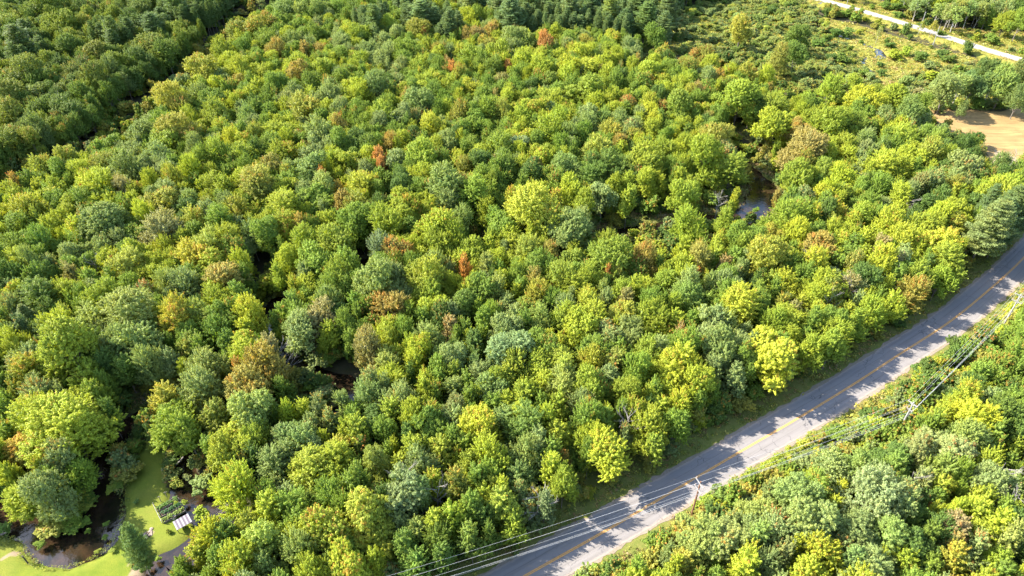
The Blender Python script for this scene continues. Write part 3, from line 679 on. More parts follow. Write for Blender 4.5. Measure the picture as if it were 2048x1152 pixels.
REG['D'] = (0, 370, S_, '''60,170,70,Yy 150,180,100,Yo 330,90,60,yo 230,230,50,yb 90,100,60,y 600,230,165,bg 930,120,100,oy 1090,110,70,bg 1200,150,70,by 1380,160,100,oy 1300,50,60,yg 1500,50,80,og 1660,120,110,yg 1840,100,100,gy/r 1620,250,90,yo 1980,130,60,rk 1930,60,40,Yr 1740,260,60,or 850,200,70,Yy 950,270,120,kb 1110,230,100,oy 950,400,70,yg 450,300,80,Yo 1320,320,90,Yg 1210,370,100,yb 1450,290,80,bd 1100,440,100,Yr 1760,330,80,yg 1930,330,100,yg 1840,470,110,gy 750,460,110,yb 960,600,90,by 1310,560,120,ok 1600,520,60,yg 190,480,80,bg 270,530,80,dg 540,450,45,k/D 500,400,60,bg 420,540,70,kd 250,330,90,gd 60,400,80,g 60,530,80,dg 250,660,110,dg 420,690,60,g 600,680,100,yg 550,590,60,g 170,790,110,po/c 60,880,80,dy 30,700,50,Yd 520,800,110,by 390,780,60,yb 750,780,160,by 800,900,150,bg 870,1040,90,bg 1060,790,100,Yr 1230,680,90,yg 1200,780,100,yb 1240,870,100,gd 1450,750,105,YY 1430,850,70,Yy 1550,960,60,k/D 1540,1000,80,ko 1700,620,60,yo 1700,730,60,gb 1840,780,100,kb 1680,860,60,b 1900,700,90,bg 1960,560,90,gy 1900,600,80,g 1990,830,80,g 1850,960,60,dg/s 1940,960,60,dg/s 1720,950,70,dg/s 430,960,190,Yg 330,1050,90,gY 150,1080,100,yr 110,1030,60,by 720,1060,80,dg 1180,1080,120,by 1510,1070,120,or 1390,1100,60,ro 1100,950,70,og 1330,960,70,gd 1480,930,50,g''')
REG['E'] = (700, 370, S_, '''60,130,90,og 80,50,70,Yy 80,200,80,g 290,110,80,yY 250,150,60,g 180,190,90,yg 230,240,100,yg 350,250,60,g 550,40,100,bg 700,60,110,gy 820,50,70,gy 610,190,100,bg 950,110,70,yo 1060,180,150,Yo 1190,100,60,Yr 1320,140,80,yg 830,220,60,g 1270,290,120,bg/r 1240,230,60,b 1620,190,120,yo 1600,100,60,yg 1930,80,80,yg 1950,240,100,yg 210,390,110,Bp 500,300,110,yY 480,370,80,yg 700,390,90,yg 800,370,60,y 300,430,90,ro 180,590,130,bg/r 450,560,120,yg 480,480,80,by 660,520,50,Rk 720,560,40,Yy 790,500,60,by 860,520,60,g 970,520,80,g 940,360,60,y 1010,400,90,yb 1040,330,50,y 1150,400,70,or 1120,470,80,g 1260,440,80,yb 1510,440,140,gy 1460,370,70,yg 1700,440,80,ro 1210,570,100,gy 1060,590,60,ok 1370,560,80,yg 1170,610,30,r 1090,660,100,oy 1540,560,28,o/l 1480,570,14,R 620,690,95,dg/r 700,600,50,yk 840,630,70,by 460,650,100,yg 160,660,70,Yy 230,740,110,ro 40,720,60,g 350,750,60,gy 590,850,70,kk 740,740,60,yg 820,760,80,gy 900,700,60,b 1280,670,40,b 1360,700,80,Yo 1540,640,90,yg 1590,690,60,ko 1640,630,60,y 1450,640,60,by 1900,650,80,gb 1820,560,80,yg 1940,500,60,Yy 1990,560,30,R 1860,720,60,yg 1760,800,95,yg 1560,780,80,oY 1250,770,90,yg 1400,780,100,yg 1080,800,90,by 1000,820,60,g 1590,880,100,bg 1210,910,70,YY 1140,890,50,Yy 920,950,130,Bb/r 1390,950,80,g 1700,970,100,yg 1890,890,50,kr 1930,1060,120,YY 1960,830,60,g 450,880,110,bg 600,950,70,dg 240,930,60,yg 90,940,100,ko 340,950,50,yg 220,1040,90,by 370,1060,60,Yy 530,1020,60,bg 600,1100,80,gy 720,1060,60,bd 960,1080,110,yg 1060,1070,90,yg 1220,1020,100,yg 1380,1030,90,Yo 1520,1050,70,og 1230,1120,80,yb 870,1110,100,gy 1640,1080,90,gy''')
REG['F'] = (1350, 370, S_, '''60,80,70,yb 290,180,80,yg 330,100,50,yg 60,250,90,by 230,380,60,yg 390,360,60,gy 170,250,50,g/s 590,60,40,rk 640,190,120,gy 850,90,70,Yy 940,60,80,yg 930,150,70,Yo 1050,190,70,yg 900,230,60,yb 690,280,90,Yy 550,310,70,oY 560,430,140,yo/r 820,370,90,rk 50,400,60,y 270,490,60,kk 380,510,60,bg 540,570,70,gy 640,590,90,Yy 360,700,130,yY 800,500,90,YY 1020,470,60,ok/b 1060,600,60,bk 1180,480,80,YY 1230,230,100,YY 1290,330,90,Yy 1180,330,60,yg 1400,270,120,Yg 1500,220,80,Yy 1600,240,90,oY 1500,350,120,YY 1580,420,110,Yg 1580,530,80,gY 1420,520,90,yg 1830,260,110,bp/p 1900,180,90,pb/p 1980,130,90,p/p 1960,230,60,p/p 1870,60,120,Yg 1990,30,60,g 1340,100,35,k/D 1430,120,80,d/r 1360,600,90,or 1160,620,50,Yk 1240,680,80,yY 1130,720,80,yg 980,720,90,yo 900,830,110,yg 1040,790,70,yg 720,680,60,yy 880,650,70,og 760,770,60,go 680,750,60,ko 560,810,90,yg 130,560,22,R 60,600,80,bg 200,600,60,bg 80,680,90,gb 200,700,60,g 100,820,100,yg 290,830,90,by 40,900,60,rk 250,970,90,bg 540,980,155,YY 500,900,80,yY 780,930,90,Yg 950,960,80,yg 100,1080,120,YY 470,130,60,g/s 430,330,50,bk/s 1250,470,55,k/b 980,590,55,k/b 1170,360,50,k/b 470,660,60,g 130,450,70,ok 600,700,60,og''')
REG['G'] = (0, 752, S_, '''378,262,195,yY 100,100,70,og 230,60,80,bg 560,130,80,yg 620,200,70,dg 130,380,100,YR 150,440,80,ok 430,510,110,gy 90,640,110,Yy 150,700,70,yg 270,620,80,og/s 430,730,110,go/s 300,860,100,og/s 400,840,90,g/s 490,700,70,dg/s 960,140,80,oy 1000,250,130,gy 1080,330,80,gy 1150,80,130,bg 1440,90,120,rk 1620,80,80,gd 1240,220,90,og 1450,240,120,by/r 1660,230,60,Yy 1840,220,80,bk 1980,190,60,bg 1500,350,100,yg 1700,370,120,bg 1300,470,100,Yg 1410,530,50,or 1560,530,110,bg 1370,660,120,YY 1110,500,60,bg/s 1180,610,80,bg/s 1080,580,50,b/s 980,560,70,dk/s 1000,440,50,og/s 1800,560,150,yg 1960,430,80,yr 1990,330,60,yg 1780,740,80,by 1580,830,100,Yg 1430,860,100,yd 1240,940,112,YY 1160,1050,90,Yo 1230,940,100,Yo 1330,960,100,gd 1520,1000,110,yb/r 1740,1030,130,by 1900,880,130,Yo 1900,1090,80,yb 786,722,34,bg/s 965,888,52,Yb/s 1160,790,50,Yg/s 1530,1120,80,by 855,1080,70,dg/s 725,915,66,pd/p 605,920,28,g/s 768,1075,34,og/s 820,1120,40,dg/s 905,1050,30,gy/s 650,1000,22,gy/s 560,1010,20,yg/s 690,600,60,gd/s 640,640,45,yk/s 660,520,60,dk/s 740,480,50,d/s 800,330,70,dg/s 870,280,60,og/s 770,400,50,dk/s 900,390,60,yk/s 1010,620,40,oy/s 980,500,50,d/s 20,870,50,dg/s 1060,720,50,yg/s 1010,730,45,Yg/s 610,850,28,g/s 230,960,55,g/s 500,880,60,g/s 1060,1120,50,g''')
REG['H'] = (700, 752, S_, '''50,220,60,g 140,120,90,bg 300,140,110,bo 430,110,70,Yg 600,90,80,bg 700,150,60,g 850,80,100,bg 740,300,120,YY 600,210,70,bk/r 470,270,80,yo 250,260,90,Yg 80,330,90,yg 1000,130,80,yg 880,250,90,bg 1130,260,80,Yy 1200,190,80,yg 1250,60,100,by 1400,100,100,Yg 1600,110,90,yg 1010,300,100,gb 1220,350,90,Yy 1480,240,60,Yy/l 1490,430,135,YY/x 1720,300,120,Yg 1880,250,100,g 1790,400,80,yg 1240,460,50,ro 1230,600,90,gy/x 1000,440,100,bg 960,540,110,bg 830,570,90,gy 680,410,80,yg 680,520,80,yg 520,440,80,yo 370,450,80,yg 150,520,80,by/r 40,520,60,g 60,620,80,gd 280,700,120,Bb/r 400,680,80,bg/r 640,640,100,og 820,640,60,Yb 500,650,45,k/D 315,575,40,k/D 1090,690,50,k/D 1605,240,65,k/D 900,740,100,yo 780,800,80,dg 1150,760,80,Bd 620,820,100,yg 370,860,90,by 130,800,150,Yo/r 90,960,120,Yo/r 300,960,90,gd 480,940,110,gd 950,850,80,yg 700,940,90,gd 800,900,70,dg 380,1060,100,gd 550,1050,90,dg 1900,110,90,YY''')
REG['I'] = (1350, 752, S_, '''690,340,40,yk/s 780,330,50,og/s 930,330,65,gd/s 1140,360,60,Yg/s 1130,230,60,gd/s 850,460,60,Yo/s 1040,300,50,og/s 980,400,50,Yg/s 640,420,40,yo/s 560,440,40,yg/s 480,480,45,yg/s 420,540,50,gy/s 750,530,60,yg/s 1050,520,100,bg 640,560,60,yg/s 280,680,90,dg/s 200,720,60,dg/s 350,640,70,gb/s 160,660,55,yg/s 100,720,50,yg/s 60,850,70,bg/s 480,640,60,gy/s 540,560,60,g/s 520,760,120,by/r 700,720,150,bg/r 800,870,150,bg/r 300,900,150,bo/r 430,950,100,bg 1100,720,170,Bb/r 1150,900,120,bg/r 950,660,60,Yy 150,960,130,by/r 60,1060,90,oy 400,1060,110,yY 600,1060,80,bk 800,1030,120,YY 1000,1100,80,bg 680,1010,70,Yy 1540,420,140,bk/r 1350,470,90,bk/r 1290,420,60,by 1700,260,110,YY 1600,240,70,Yy 1570,490,60,oY 1480,560,100,gb 1640,580,100,gy 1700,420,100,bg 1400,650,70,bk 1350,850,90,dg 1250,560,80,gb 1530,660,80,Yo 1740,730,80,yg 1600,800,70,YY 1480,830,60,y 1840,880,100,yY 1620,900,100,kr 1570,1000,70,ko 1420,960,80,dg 1300,1080,90,Yg 1600,1100,110,oY 1450,1130,70,g 1900,1000,100,by 1840,1080,80,yg 1950,420,70,yg 1950,640,80,by 1960,780,80,yg 1900,260,100,dg 1980,230,60,g 1820,130,90,go/s 1700,110,70,by/s 1950,100,80,gy/s 1620,60,60,gy/s 1850,60,60,yg/s 1500,120,50,Yk/s 1400,180,45,Yo/s 1480,220,50,Yo/s 1560,150,50,Yo/s 1330,260,50,Yo/s 1250,300,50,yk/s 1400,290,50,Yo/s 1220,180,40,g/s 1760,200,50,y/s 1680,20,50,yg/s 1780,10,50,g/s 1900,0,60,gy/s 1980,30,60,g/s 1970,340,70,dg 1180,440,60,Yo/s 1600,340,60,by 1800,350,90,gd 1880,560,50,k/D''')
REG['Z'] = (0, 0, 1.0, '1700,572,15,k/D 1660,600,13,k/D 1440,395,12,k/D 528,702,16,k/D 562,706,14,k/D 1625,508,12,k/D 1826,958,18,k/D 2030,1002,14,k/D 118,196,12,k/D')
KIND = {'p': 'pine', 'c': 'spruce', 'b': 'birch', 's': 'bush', 'r': 'round', 'D': 'dead', 'l': 'slim', 'x': 'maple', '': None}
rng = np.random.default_rng(7)
TREES = []   # dicts: x,y,R,H,kind,col,tint,px,py,rp,code
def add_tree(px, py, rp, code, kd, source='seen'):
    hgt = 15.0
    c = code if code else 'g'
    c1, c2 = c[0], c[-1]
    if kd == 'bush': zc_ = 1.6
    elif kd == 'pine': zc_ = 11.5
    elif kd == 'spruce': zc_ = 7.0
    elif kd == 'birch': zc_ = 8.5
    elif kd == 'dead': zc_ = 9.5
    else: zc_ = 9.0
    p = G(px, py, zc_)
    dd = PX(p)[2]
    R = rp * float(dd) / F
    if kd is None: kd = 'slim' if R < 2.9 else 'maple' if R < 5.7 else 'big'
    if kd == 'bush':
        R = min(max(R, 0.7), 3.4); Hh = R * 1.2; p = G(px, py, Hh * 0.45)
    elif kd in ('pine',): R = min(max(R * 1.05, 2.2), 6.0); Hh = 9.5 + R * 2.0
    elif kd == 'spruce': R = min(R, 4.5); Hh = 13
    elif kd == 'birch': R = min(max(R, 2.3), 4.0); Hh = 13
    elif kd == 'dead': Hh = 10 + 0.5 * R
    else:
        R = min(max(R * 1.10, 1.6), 8.6)
        Hh = (9.0 + 1.1 * R) * rng.uniform(0.93, 1.07)
        zc_ = Hh * 0.62; p = G(px, py, zc_)
    col = np.array(PAL[c1]) * 0.66 + np.array(PAL[c2]) * 0.34 if c2 not in 'rRk' or c1 == c2 else np.array(PAL[c1]) * 0.8 + np.array(PAL[c2]) * 0.2
    if c1 == 'R' and kd in ('maple', 'slim', 'round'): Hh += 1.4
    if c1 in 'rR': col = np.array(PAL[c1]) * (0.48 if c1 == 'R' else 0.32) + np.array(PAL['o']) * (0.52 if c1 == 'R' else 0.68)
    tint = {'r': 0.12, 'R': 0.22, 'o': 0.04, 'k': 0.03, 'Y': 0.02}.get(c2, 0.0)
    if c1 in 'rR': tint = 0.16
    if c1 == 'o': tint = max(tint, 0.06)
    if kd in ('pine', 'spruce'): tint = 0
    col = col * rng.uniform(0.90, 1.10) * np.array([rng.uniform(0.93, 1.08), 1, rng.uniform(0.9, 1.1)])
    TREES.append(dict(x=float(p[0]), y=float(p[1]), R=float(R), H=float(Hh), kind=kd, col=col, tint=tint, px=px, py=py, rp=rp, code=c, source=source))
for key, (ox, oy, s, txt) in REG.items():
    for w in txt.split():
        body, _, kd = w.partition('/')
        x, y, r, c = body.split(',')
        add_tree(ox + float(x) * s, oy + float(y) * s, float(r) * s, c, KIND[kd])
# dead / far duplicates between neighbouring crops are dropped
keep = []
for t in TREES:
    dup = False
    for k in keep:
        if (k['kind'] == 'bush') != (t['kind'] == 'bush') or 'dead' in (k['kind'], t['kind']): continue
        if math.hypot(k['x'] - t['x'], k['y'] - t['y']) < 0.42 * min(k['R'], t['R']): dup = True; break
    if not dup: keep.append(t)
TREES = keep
# no trunk stands on the roads
def roadfix(t):
    p = np.array([[t['x'], t['y']]])
    for ln, m in ((ROAD, 4.3), (GROAD, 4.5)):
        d = dist_line(p, ln)[0]
        lim = m + (t['R'] * 0.75 if t['kind'] != 'bush' else t['R'] * 0.8)
        if d < lim:
            k = np.argmin(np.hypot(ln[:, 0] - t['x'], ln[:, 1] - t['y'])); v = np.array([t['x'], t['y']]) - ln[k][:2]
            v = v / (np.linalg.norm(v) + 1e-6); q = ln[k][:2] + v * lim
            t['x'], t['y'] = float(q[0]), float(q[1])
for t in TREES:
    roadfix(t)
    if t['px'] < 270 and t['py'] > 870 and t['kind'] != 'pine': t['H'] *= 0.70
    if t['kind'] in ('maple', 'round', 'slim', 'big') and dist_line(np.array([[t['x'], t['y']]]), ROAD)[0] < 15: t['H'] *= 0.84
TREES = [t for t in TREES if dist_line(np.array([[t['x'], t['y']]]), CUT)[0] > 8.5]

# ---- trees that fill the wood between the ones listed
MW, MH = 512, 288
mask = np.zeros((MH, MW), bool)          # places of the photo where open ground shows
yy, xx = np.mgrid[0:MH, 0:MW]; PXY = np.stack([(xx + 0.5) * 4.0, (yy + 0.5) * 4.0], -1)
GW = G(PXY[..., 0], PXY[..., 1])[..., :2]
for p in LAWN + MEADOW + HAY + WEEDS[:4] + MARSH: mask |= inside(GW, p)
mask |= dist_line(GW, ROAD) < 6.5
mask |= dist_line(GW, GROAD) < 8
for c in (CREEK, BRANCH):
    mask |= (dist_line(GW, c) < 1.6) & (PXY[..., 1] > 730) & (PXY[..., 0] < 480)
for p in ([(500, 0), (545, 0), (530, 28), (500, 25)], [(490, 530), (565, 505), (575, 600), (530, 615)], [(715, 500), (745, 500), (745, 560), (715, 560)], [(1480, 360), (1545, 360), (1545, 440), (1480, 440)],
          [(200, 820), (310, 810), (250, 930), (240, 1070), (200, 1060), (190, 950)], [(355, 930), (450, 1000), (440, 1050), (360, 1000)]):
    mask |= inside(PXY, np.array(p, float))
must_w = np.zeros((MH, MW), bool); must_g = np.zeros((MH, MW), bool)
for p in ([(250, 975), (285, 905), (325, 915), (320, 960), (345, 985), (375, 1003), (382, 1052), (330, 1072), (290, 1100), (225, 1095), (130, 1130), (0, 1130), (0, 1085), (60, 1085), (80, 1112), (190, 1105), (235, 1050)], [(85, 1082), (200, 1042), (216, 1058), (180, 1095), (120, 1105)],
          [(300, 816), (262, 832), (225, 885), (190, 935), (192, 1000), (210, 1000), (212, 950), (240, 905), (275, 850)], [(365, 985), (385, 993), (440, 1010), (436, 1040), (410, 1020)], [(360, 905), (376, 905), (368, 965), (358, 965)], [(285, 1110), (335, 1118), (335, 1152), (285, 1152)],
          [(1500, 350), (1552, 360), (1545, 415), (1510, 440), (1440, 446), (1410, 440), (1500, 412)], [(572, 736), (640, 742), (718, 760), (714, 790), (640, 768)], [(305, 1000), (382, 1000), (382, 1056), (340, 1056)]):
    must_w |= inside(PXY, np.array(p, float))
VERGE_PX = [(1400, 1000), (1500, 950), (1600, 895), (1700, 845), (1790, 790), (1880, 700), (1960, 640), (2048, 560), (2048, 660), (1960, 730), (1880, 790), (1850, 850), (1800, 900), (1700, 905), (1600, 935), (1480, 1000), (1400, 1040)]
for p in (VERGE_PX, [(1862, 217), (1900, 219), (2048, 222), (2048, 330), (2000, 305), (1920, 268), (1882, 248)], [(1570, 25), (1650, 50), (1800, 95), (2000, 130), (1830, 150), (1800, 190), (1760, 165), (1700, 125), (1650, 80)], [(1640, 0), (1720, 15), (2020, 112), (2015, 128), (1850, 82), (1700, 35)]):
    must_g |= inside(PXY, np.array(p, float))
for p in ([(1460, 278), (1545, 288), (1552, 322), (1500, 338)], [(1230, 440), (1330, 418), (1340, 470), (1290, 500)], [(1380, 440), (1430, 445), (1425, 472), (1370, 482)], [(930, 425), (975, 430), (970, 490), (935, 485)], [(1015, 376), (1090, 374), (1090, 392), (1015, 394)]):
    must_g |= inside(PXY, np.array(p, float))
must_g |= dist_line(GW, ROAD) < 4.0
mask |= must_w | must_g
def covers(x, y, R, Hh, m=mask):
    n = 0
    for dx, z in ((0, .6), (0, .98), (-.8, .6), (.8, .6), (-.5, .85), (.5, .85), (0, .3), (-.6, .3), (.6, .3)):
        a, b, d = PX(np.array([x + dx * R, y, z * Hh]))
        i, j = int(b / 4), int(a / 4)
        if 0 <= i < MH and 0 <= j < MW and m[i, j]: n += 1
    return n
for t in TREES:
    if t['kind'] in ('dead',) or (t['kind'] == 'pine' and t['py'] > 1000): continue
    for _ in range(9):
        mm = must_w if t['kind'] == 'bush' else (must_w | must_g)
        if covers(t['x'], t['y'], t['R'], t['H'], mm) <= (0 if t['kind'] == 'bush' else 1) or t['R'] < (0.6 if t['kind'] == 'bush' else 1.7): break
        t['R'] *= .88; t['H'] *= .92
TREES = [t for t in TREES if covers(t['x'], t['y'], t['R'], t['H'], must_w | must_g) < 4 or t['kind'] in ('bush', 'dead', 'birch') or (t['kind'] == 'pine' and t['py'] > 1000)]
grid = {}
def gput(x, y, R): grid.setdefault((int(x // 10), int(y // 10)), []).append((x, y, R))
for t in TREES:
    if t['kind'] not in ('bush',): gput(t['x'], t['y'], t['R'])
def clear_of(x, y, R, f):
    a, b = int(x // 10), int(y // 10)
    for i in (a - 1, a, a + 1):
        for j in (b - 1, b, b + 1):
            for (u, v, r) in grid.get((i, j), ()):
                if math.hypot(u - x, v - y) < f * (R + r): return False
    return True
TP = np.array([(t['px'], t['py']) for t in TREES if t['kind'] != 'bush']); TC = [t for t in TREES if t['kind'] != 'bush']
fr = random.Random(11)
LAWN_M, HAY_M = LAWN, HAY
opens = LAWN + HAY + MEADOW + MARSH
cr = np.random.default_rng(3)
CY = cr.uniform(30, 480, 42000); CX = cr.uniform(-1, 1, 42000) * (CY * 0.80 + 55); CPt = np.column_stack([CX, CY]); CRr = cr.choice([1.9, 2.4, 2.8, 3.2, 3.6, 4.2], 42000)
okc = (dist_line(CPt, ROAD) > 7.5 + CRr) & (dist_line(CPt, GROAD) > 9 + CRr) & (dist_line(CPt, CUT) > 11.5) & (chan_depth(CPt, CREEK) > 1.2) & (chan_depth(CPt, BRANCH) > 1.2)
for pg in opens: okc &= ~inside(CPt, pg)
CPt, CRr = CPt[okc], CRr[okc]
for (x, y), R in zip(CPt.tolist(), CRr.tolist()):
    if not clear_of(x, y, R, 0.45): continue
    a, b, d = PX(np.array([x, y, 9.0]))
    Hh = 8.5 + 1.15 * R + fr.uniform(-1.5, .5)
    cv = covers(x, y, R, Hh)
    if cv > 1: continue
    k = int(np.argmin((TP[:, 0] - a) ** 2 + ((TP[:, 1] - b) * 1.6) ** 2)); src = TC[k]
    kd = 'slim' if R < 3 else fr.choice(('maple', 'maple', 'round'))
    if src['kind'] == 'pine' and fr.random() < .7: kd = 'pine'; Hh = 16
    if src['kind'] == 'birch' and fr.random() < .6: kd = 'birch'
    cs = src['code'][0] if src['code'][0] not in 'rRkBYo' else fr.choice('yggy')
    if kd == 'pine': cs = 'p'
    elif fr.random() < 0.45: cs = fr.choice('ggygbdgyy')
    col = np.array(PAL[cs]) * fr.uniform(0.90, 1.10)
    tint = 0 if kd == 'pine' else fr.choice((0, 0, 0, .03, .10, 0))
    TREES.append(dict(x=x, y=y, R=R, H=Hh, kind=kd, col=col, tint=tint, px=float(a), py=float(b), rp=R * F / float(d), code=cs, source='fill')); gput(x, y, R)
# ---- marsh bushes and hedge bushes
bgrid = []
def bush_fill(region_polys, n, r0, r1, codes, f=0.8, line=None, lo=0, hi=0, ymax=480, bare=None):
    allp = np.concatenate([p for p in region_polys]) if region_polys else line[:, :2]
    x0, y0 = allp.min(0) - hi; x1, y1 = allp.max(0) + hi
    made = 0
    NC = n * 25
    C_ = np.column_stack([cr.uniform(x0, x1, NC), cr.uniform(y0, y1, NC)]); Rc = cr.uniform(r0, r1, NC)
    a_, b_, d_ = PX(np.column_stack([C_, Rc * .6])); ok = (a_ > -60) & (a_ < 2110) & (b_ > -60) & (b_ < 1230) & (C_[:, 1] < ymax)
    C_, Rc = C_[ok], Rc[ok]
    ok = (dist_line(C_, ROAD) > 5 + Rc) & (dist_line(C_, GROAD) > 6 + Rc) & (np.minimum(chan_depth(C_, CREEK), chan_depth(C_, BRANCH)) > Rc * .8)
    if region_polys:
        m_ = np.zeros(len(C_), bool)
        for pg in region_polys: m_ |= inside(C_, pg)
        ok &= m_
    if bare is not None: ok &= ~inside(C_, bare)
    if line is not None:
        dl = dist_line(C_, line[:, :2]); ok &= (dl > lo) & (dl < hi)
        for pg in LAWN + HAY: ok &= ~inside(C_, pg)
    for (x, y), R in zip(C_[ok].tolist(), Rc[ok].tolist()):
        if made >= n: break
        if any(math.hypot(u - x, v - y) < f * (R + r) for u, v, r in bgrid): continue
        a, b, dd = PX(np.array([x, y, R * .6]))
        if not (-60 < a < 2110 and -60 < b < 1230): continue
        bgrid.append((x, y, R)); made += 1
        cc = fr.choice(codes)
        col = (np.array(PAL[cc[0]]) * .66 + np.array(PAL[cc[-1]]) * .34) * fr.uniform(.85, 1.1)
        TREES.append(dict(x=x, y=y, R=R, H=R * fr.uniform(1.05, 1.5), kind='bush', col=col, tint=0.05, px=float(a), py=float(b), rp=R * F / float(dd), code=cc, source='fill'))
for t in TREES:
    if t['kind'] == 'bush': bgrid.append((t['x'], t['y'], t['R']))
bush_fill(MARSH, 430, 1.2, 3.0, ['bd', 'bg', 'gd', 'bb', 'by', 'bo', 'gb', 'by', 'yb'], 0.66)
bush_fill(WEEDS, 110, 0.6, 1.5, ['gd', 'yk', 'og', 'dg', 'bk', 'gy'], 0.8)
bush_fill(MEADOW, 38, 0.7, 1.8, ['gd', 'yo', 'og', 'dg'], 1.6)
bush_fill([poly(VERGE_PX, 1.0)], 260, 0.7, 1.9, ['yk', 'Yo', 'gy', 'og', 'Yg', 'dg', 'gd', 'yo'], 0.62, bare=MEADOW[3])
right = []   # strip of weeds between road and poles, and left verge
bush_fill([], 330, 0.5, 1.5, ['yk', 'Yo', 'gy', 'og', 'Yg', 'dg'], 0.75, line=ROAD, lo=7.0, hi=19, bare=MEADOW[3])
print('trees', len(TREES), {k: sum(t['kind'] == k for t in TREES) for k in set(t['kind'] for t in TREES)})
# the wood beyond the cut is a deeper green, more evergreen mix
ci = np.argsort(CUT[:, 0])
for t in TREES:
    if t['x'] < CUT[:, 0].max() and t['y'] > np.interp(t['x'], CUT[ci, 0], CUT[ci, 1]) and t['kind'] != 'bush':
        t['col'] = (t['col'] * 0.5 + np.array(PAL['d']) * 0.5) * 0.88; t['tint'] *= 0.5
# ------------------------------------------------------------------ which ones are things of their own
def infr(t, m=0): return -m < t['px'] < 2048 + m and -m < t['py'] < 1152 + m
BL = ('maple', 'round', 'slim', 'big')
for t in TREES: t['solo'] = False
def pick(cands, n):
    for t in sorted(cands, key=lambda t: -(t['rp'] * (1.0 if t['source'] == 'seen' else 0.6)))[:n]: t['solo'] = True
pick([t for t in TREES if t['kind'] in BL and infr(t) and t['source'] == 'seen'], 300)
pick([t for t in TREES if t['kind'] in ('pine', 'spruce', 'birch') and infr(t) and t['source'] == 'seen'], 120)
pick([t for t in TREES if t['kind'] == 'bush' and infr(t)], 300)
for t in TREES:
    if t['kind'] == 'dead': t['solo'] = True

# ------------------------------------------------------------------ labels
COLN = {'g': 'green', 'd': 'dark green', 'y': 'yellow-green', 'Y': 'golden yellow-green', 'b': 'grey-green', 'B': 'pale blue-green', 'o': 'olive', 'k': 'tan-brown', 'r': 'rusty orange', 'R': 'vivid red-orange', 'p': 'deep green'}
COL2 = {'gy': 'fresh green', 'gb': 'soft green', 'gd': 'deep green', 'dg': 'dark green', 'yg': 'yellow-green', 'Yy': 'bright yellow-green', 'YY': 'brilliant yellow', 'Yg': 'lime', 'bg': 'grey-green', 'by': 'pale green', 'bo': 'dusty green', 'bk': 'dull grey-green', 'og': 'olive', 'oy': 'yellowish olive', 'oY': 'golden olive', 'or': 'orange-flecked olive', 'ok': 'brownish olive', 'yo': 'olive-yellow', 'Yo': 'gold', 'Yr': 'gold and orange', 'yb': 'muted yellow-green', 'yY': 'sunny yellow-green', 'ko': 'tan', 'rk': 'rusty brown', 'ro': 'rust-orange', 'db': 'bluish dark green', 'Bb': 'pale sage', 'Bp': 'blue-green', 'kb': 'greyish tan', 'kr': 'pinkish brown', 'gY': 'green and gold', 'dk': 'dark brownish green', 'Rr': 'crimson', 'YR': 'orange-gold', 'kk': 'brown', 'bd': 'dark grey-green', 'pb': 'blue-tinged', 'pp': 'dark', 'py': 'yellowish', 'pg': 'mid green'}
def cname(t): return COL2.get(t['code'], COLN.get(t['code'][0], 'green'))
ANCH = [('the near utility pole', 1393, 1000), ('the far utility pole', 1810, 850), ('the garden plot', 345, 1025), ('the striped roof panel', 366, 1043), ('the lawn', 280, 960), ('the creek bend', 240, 860),
        ('the pond loop', 150, 1085), ('the bottom pond', 325, 1130), ('the culverts', 1645, 18), ('the gravel road', 1850, 68), ('the hay field', 1950, 250), ('the open creek water', 1525, 390),
        ('the shaded creek stretch', 650, 755), ('the forest track', 522, 15), ('the marsh stream', 1758, 105), ('the large bare snag', 1258, 835), ('the red-orange maple', 760, 335), ('the golden creekside tree', 503, 630),
        ('the pale sage tree', 1020, 700), ('the dark shadowed gap', 515, 560), ('the blue-green tree', 773, 505), ('the crimson treetop', 1088, 100), ('the pines by the road', 1990, 430), ('the spiky lime tree', 1217, 900), ('the giant yellow-green creek tree', 139, 842),
        ('the pink treetop', 1016, 144), ('the brown-topped tree', 1610, 295), ('the road at the frame corner', 1060, 1130), ('the big olive mound', 403, 146), ('the grassy clearing', 1060, 380), ('the right frame edge', 2047, 900), ('the left frame edge', 0, 550), ('the upper frame corner', 0, 0), ('the top frame edge', 1000, 0), ('the yellow roadside tree', 1870, 490)]
NUM = ['', 'one', 'two', 'three', 'four', 'five', 'six', 'seven', 'eight', 'nine', 'ten', 'eleven', 'twelve']
used = set()
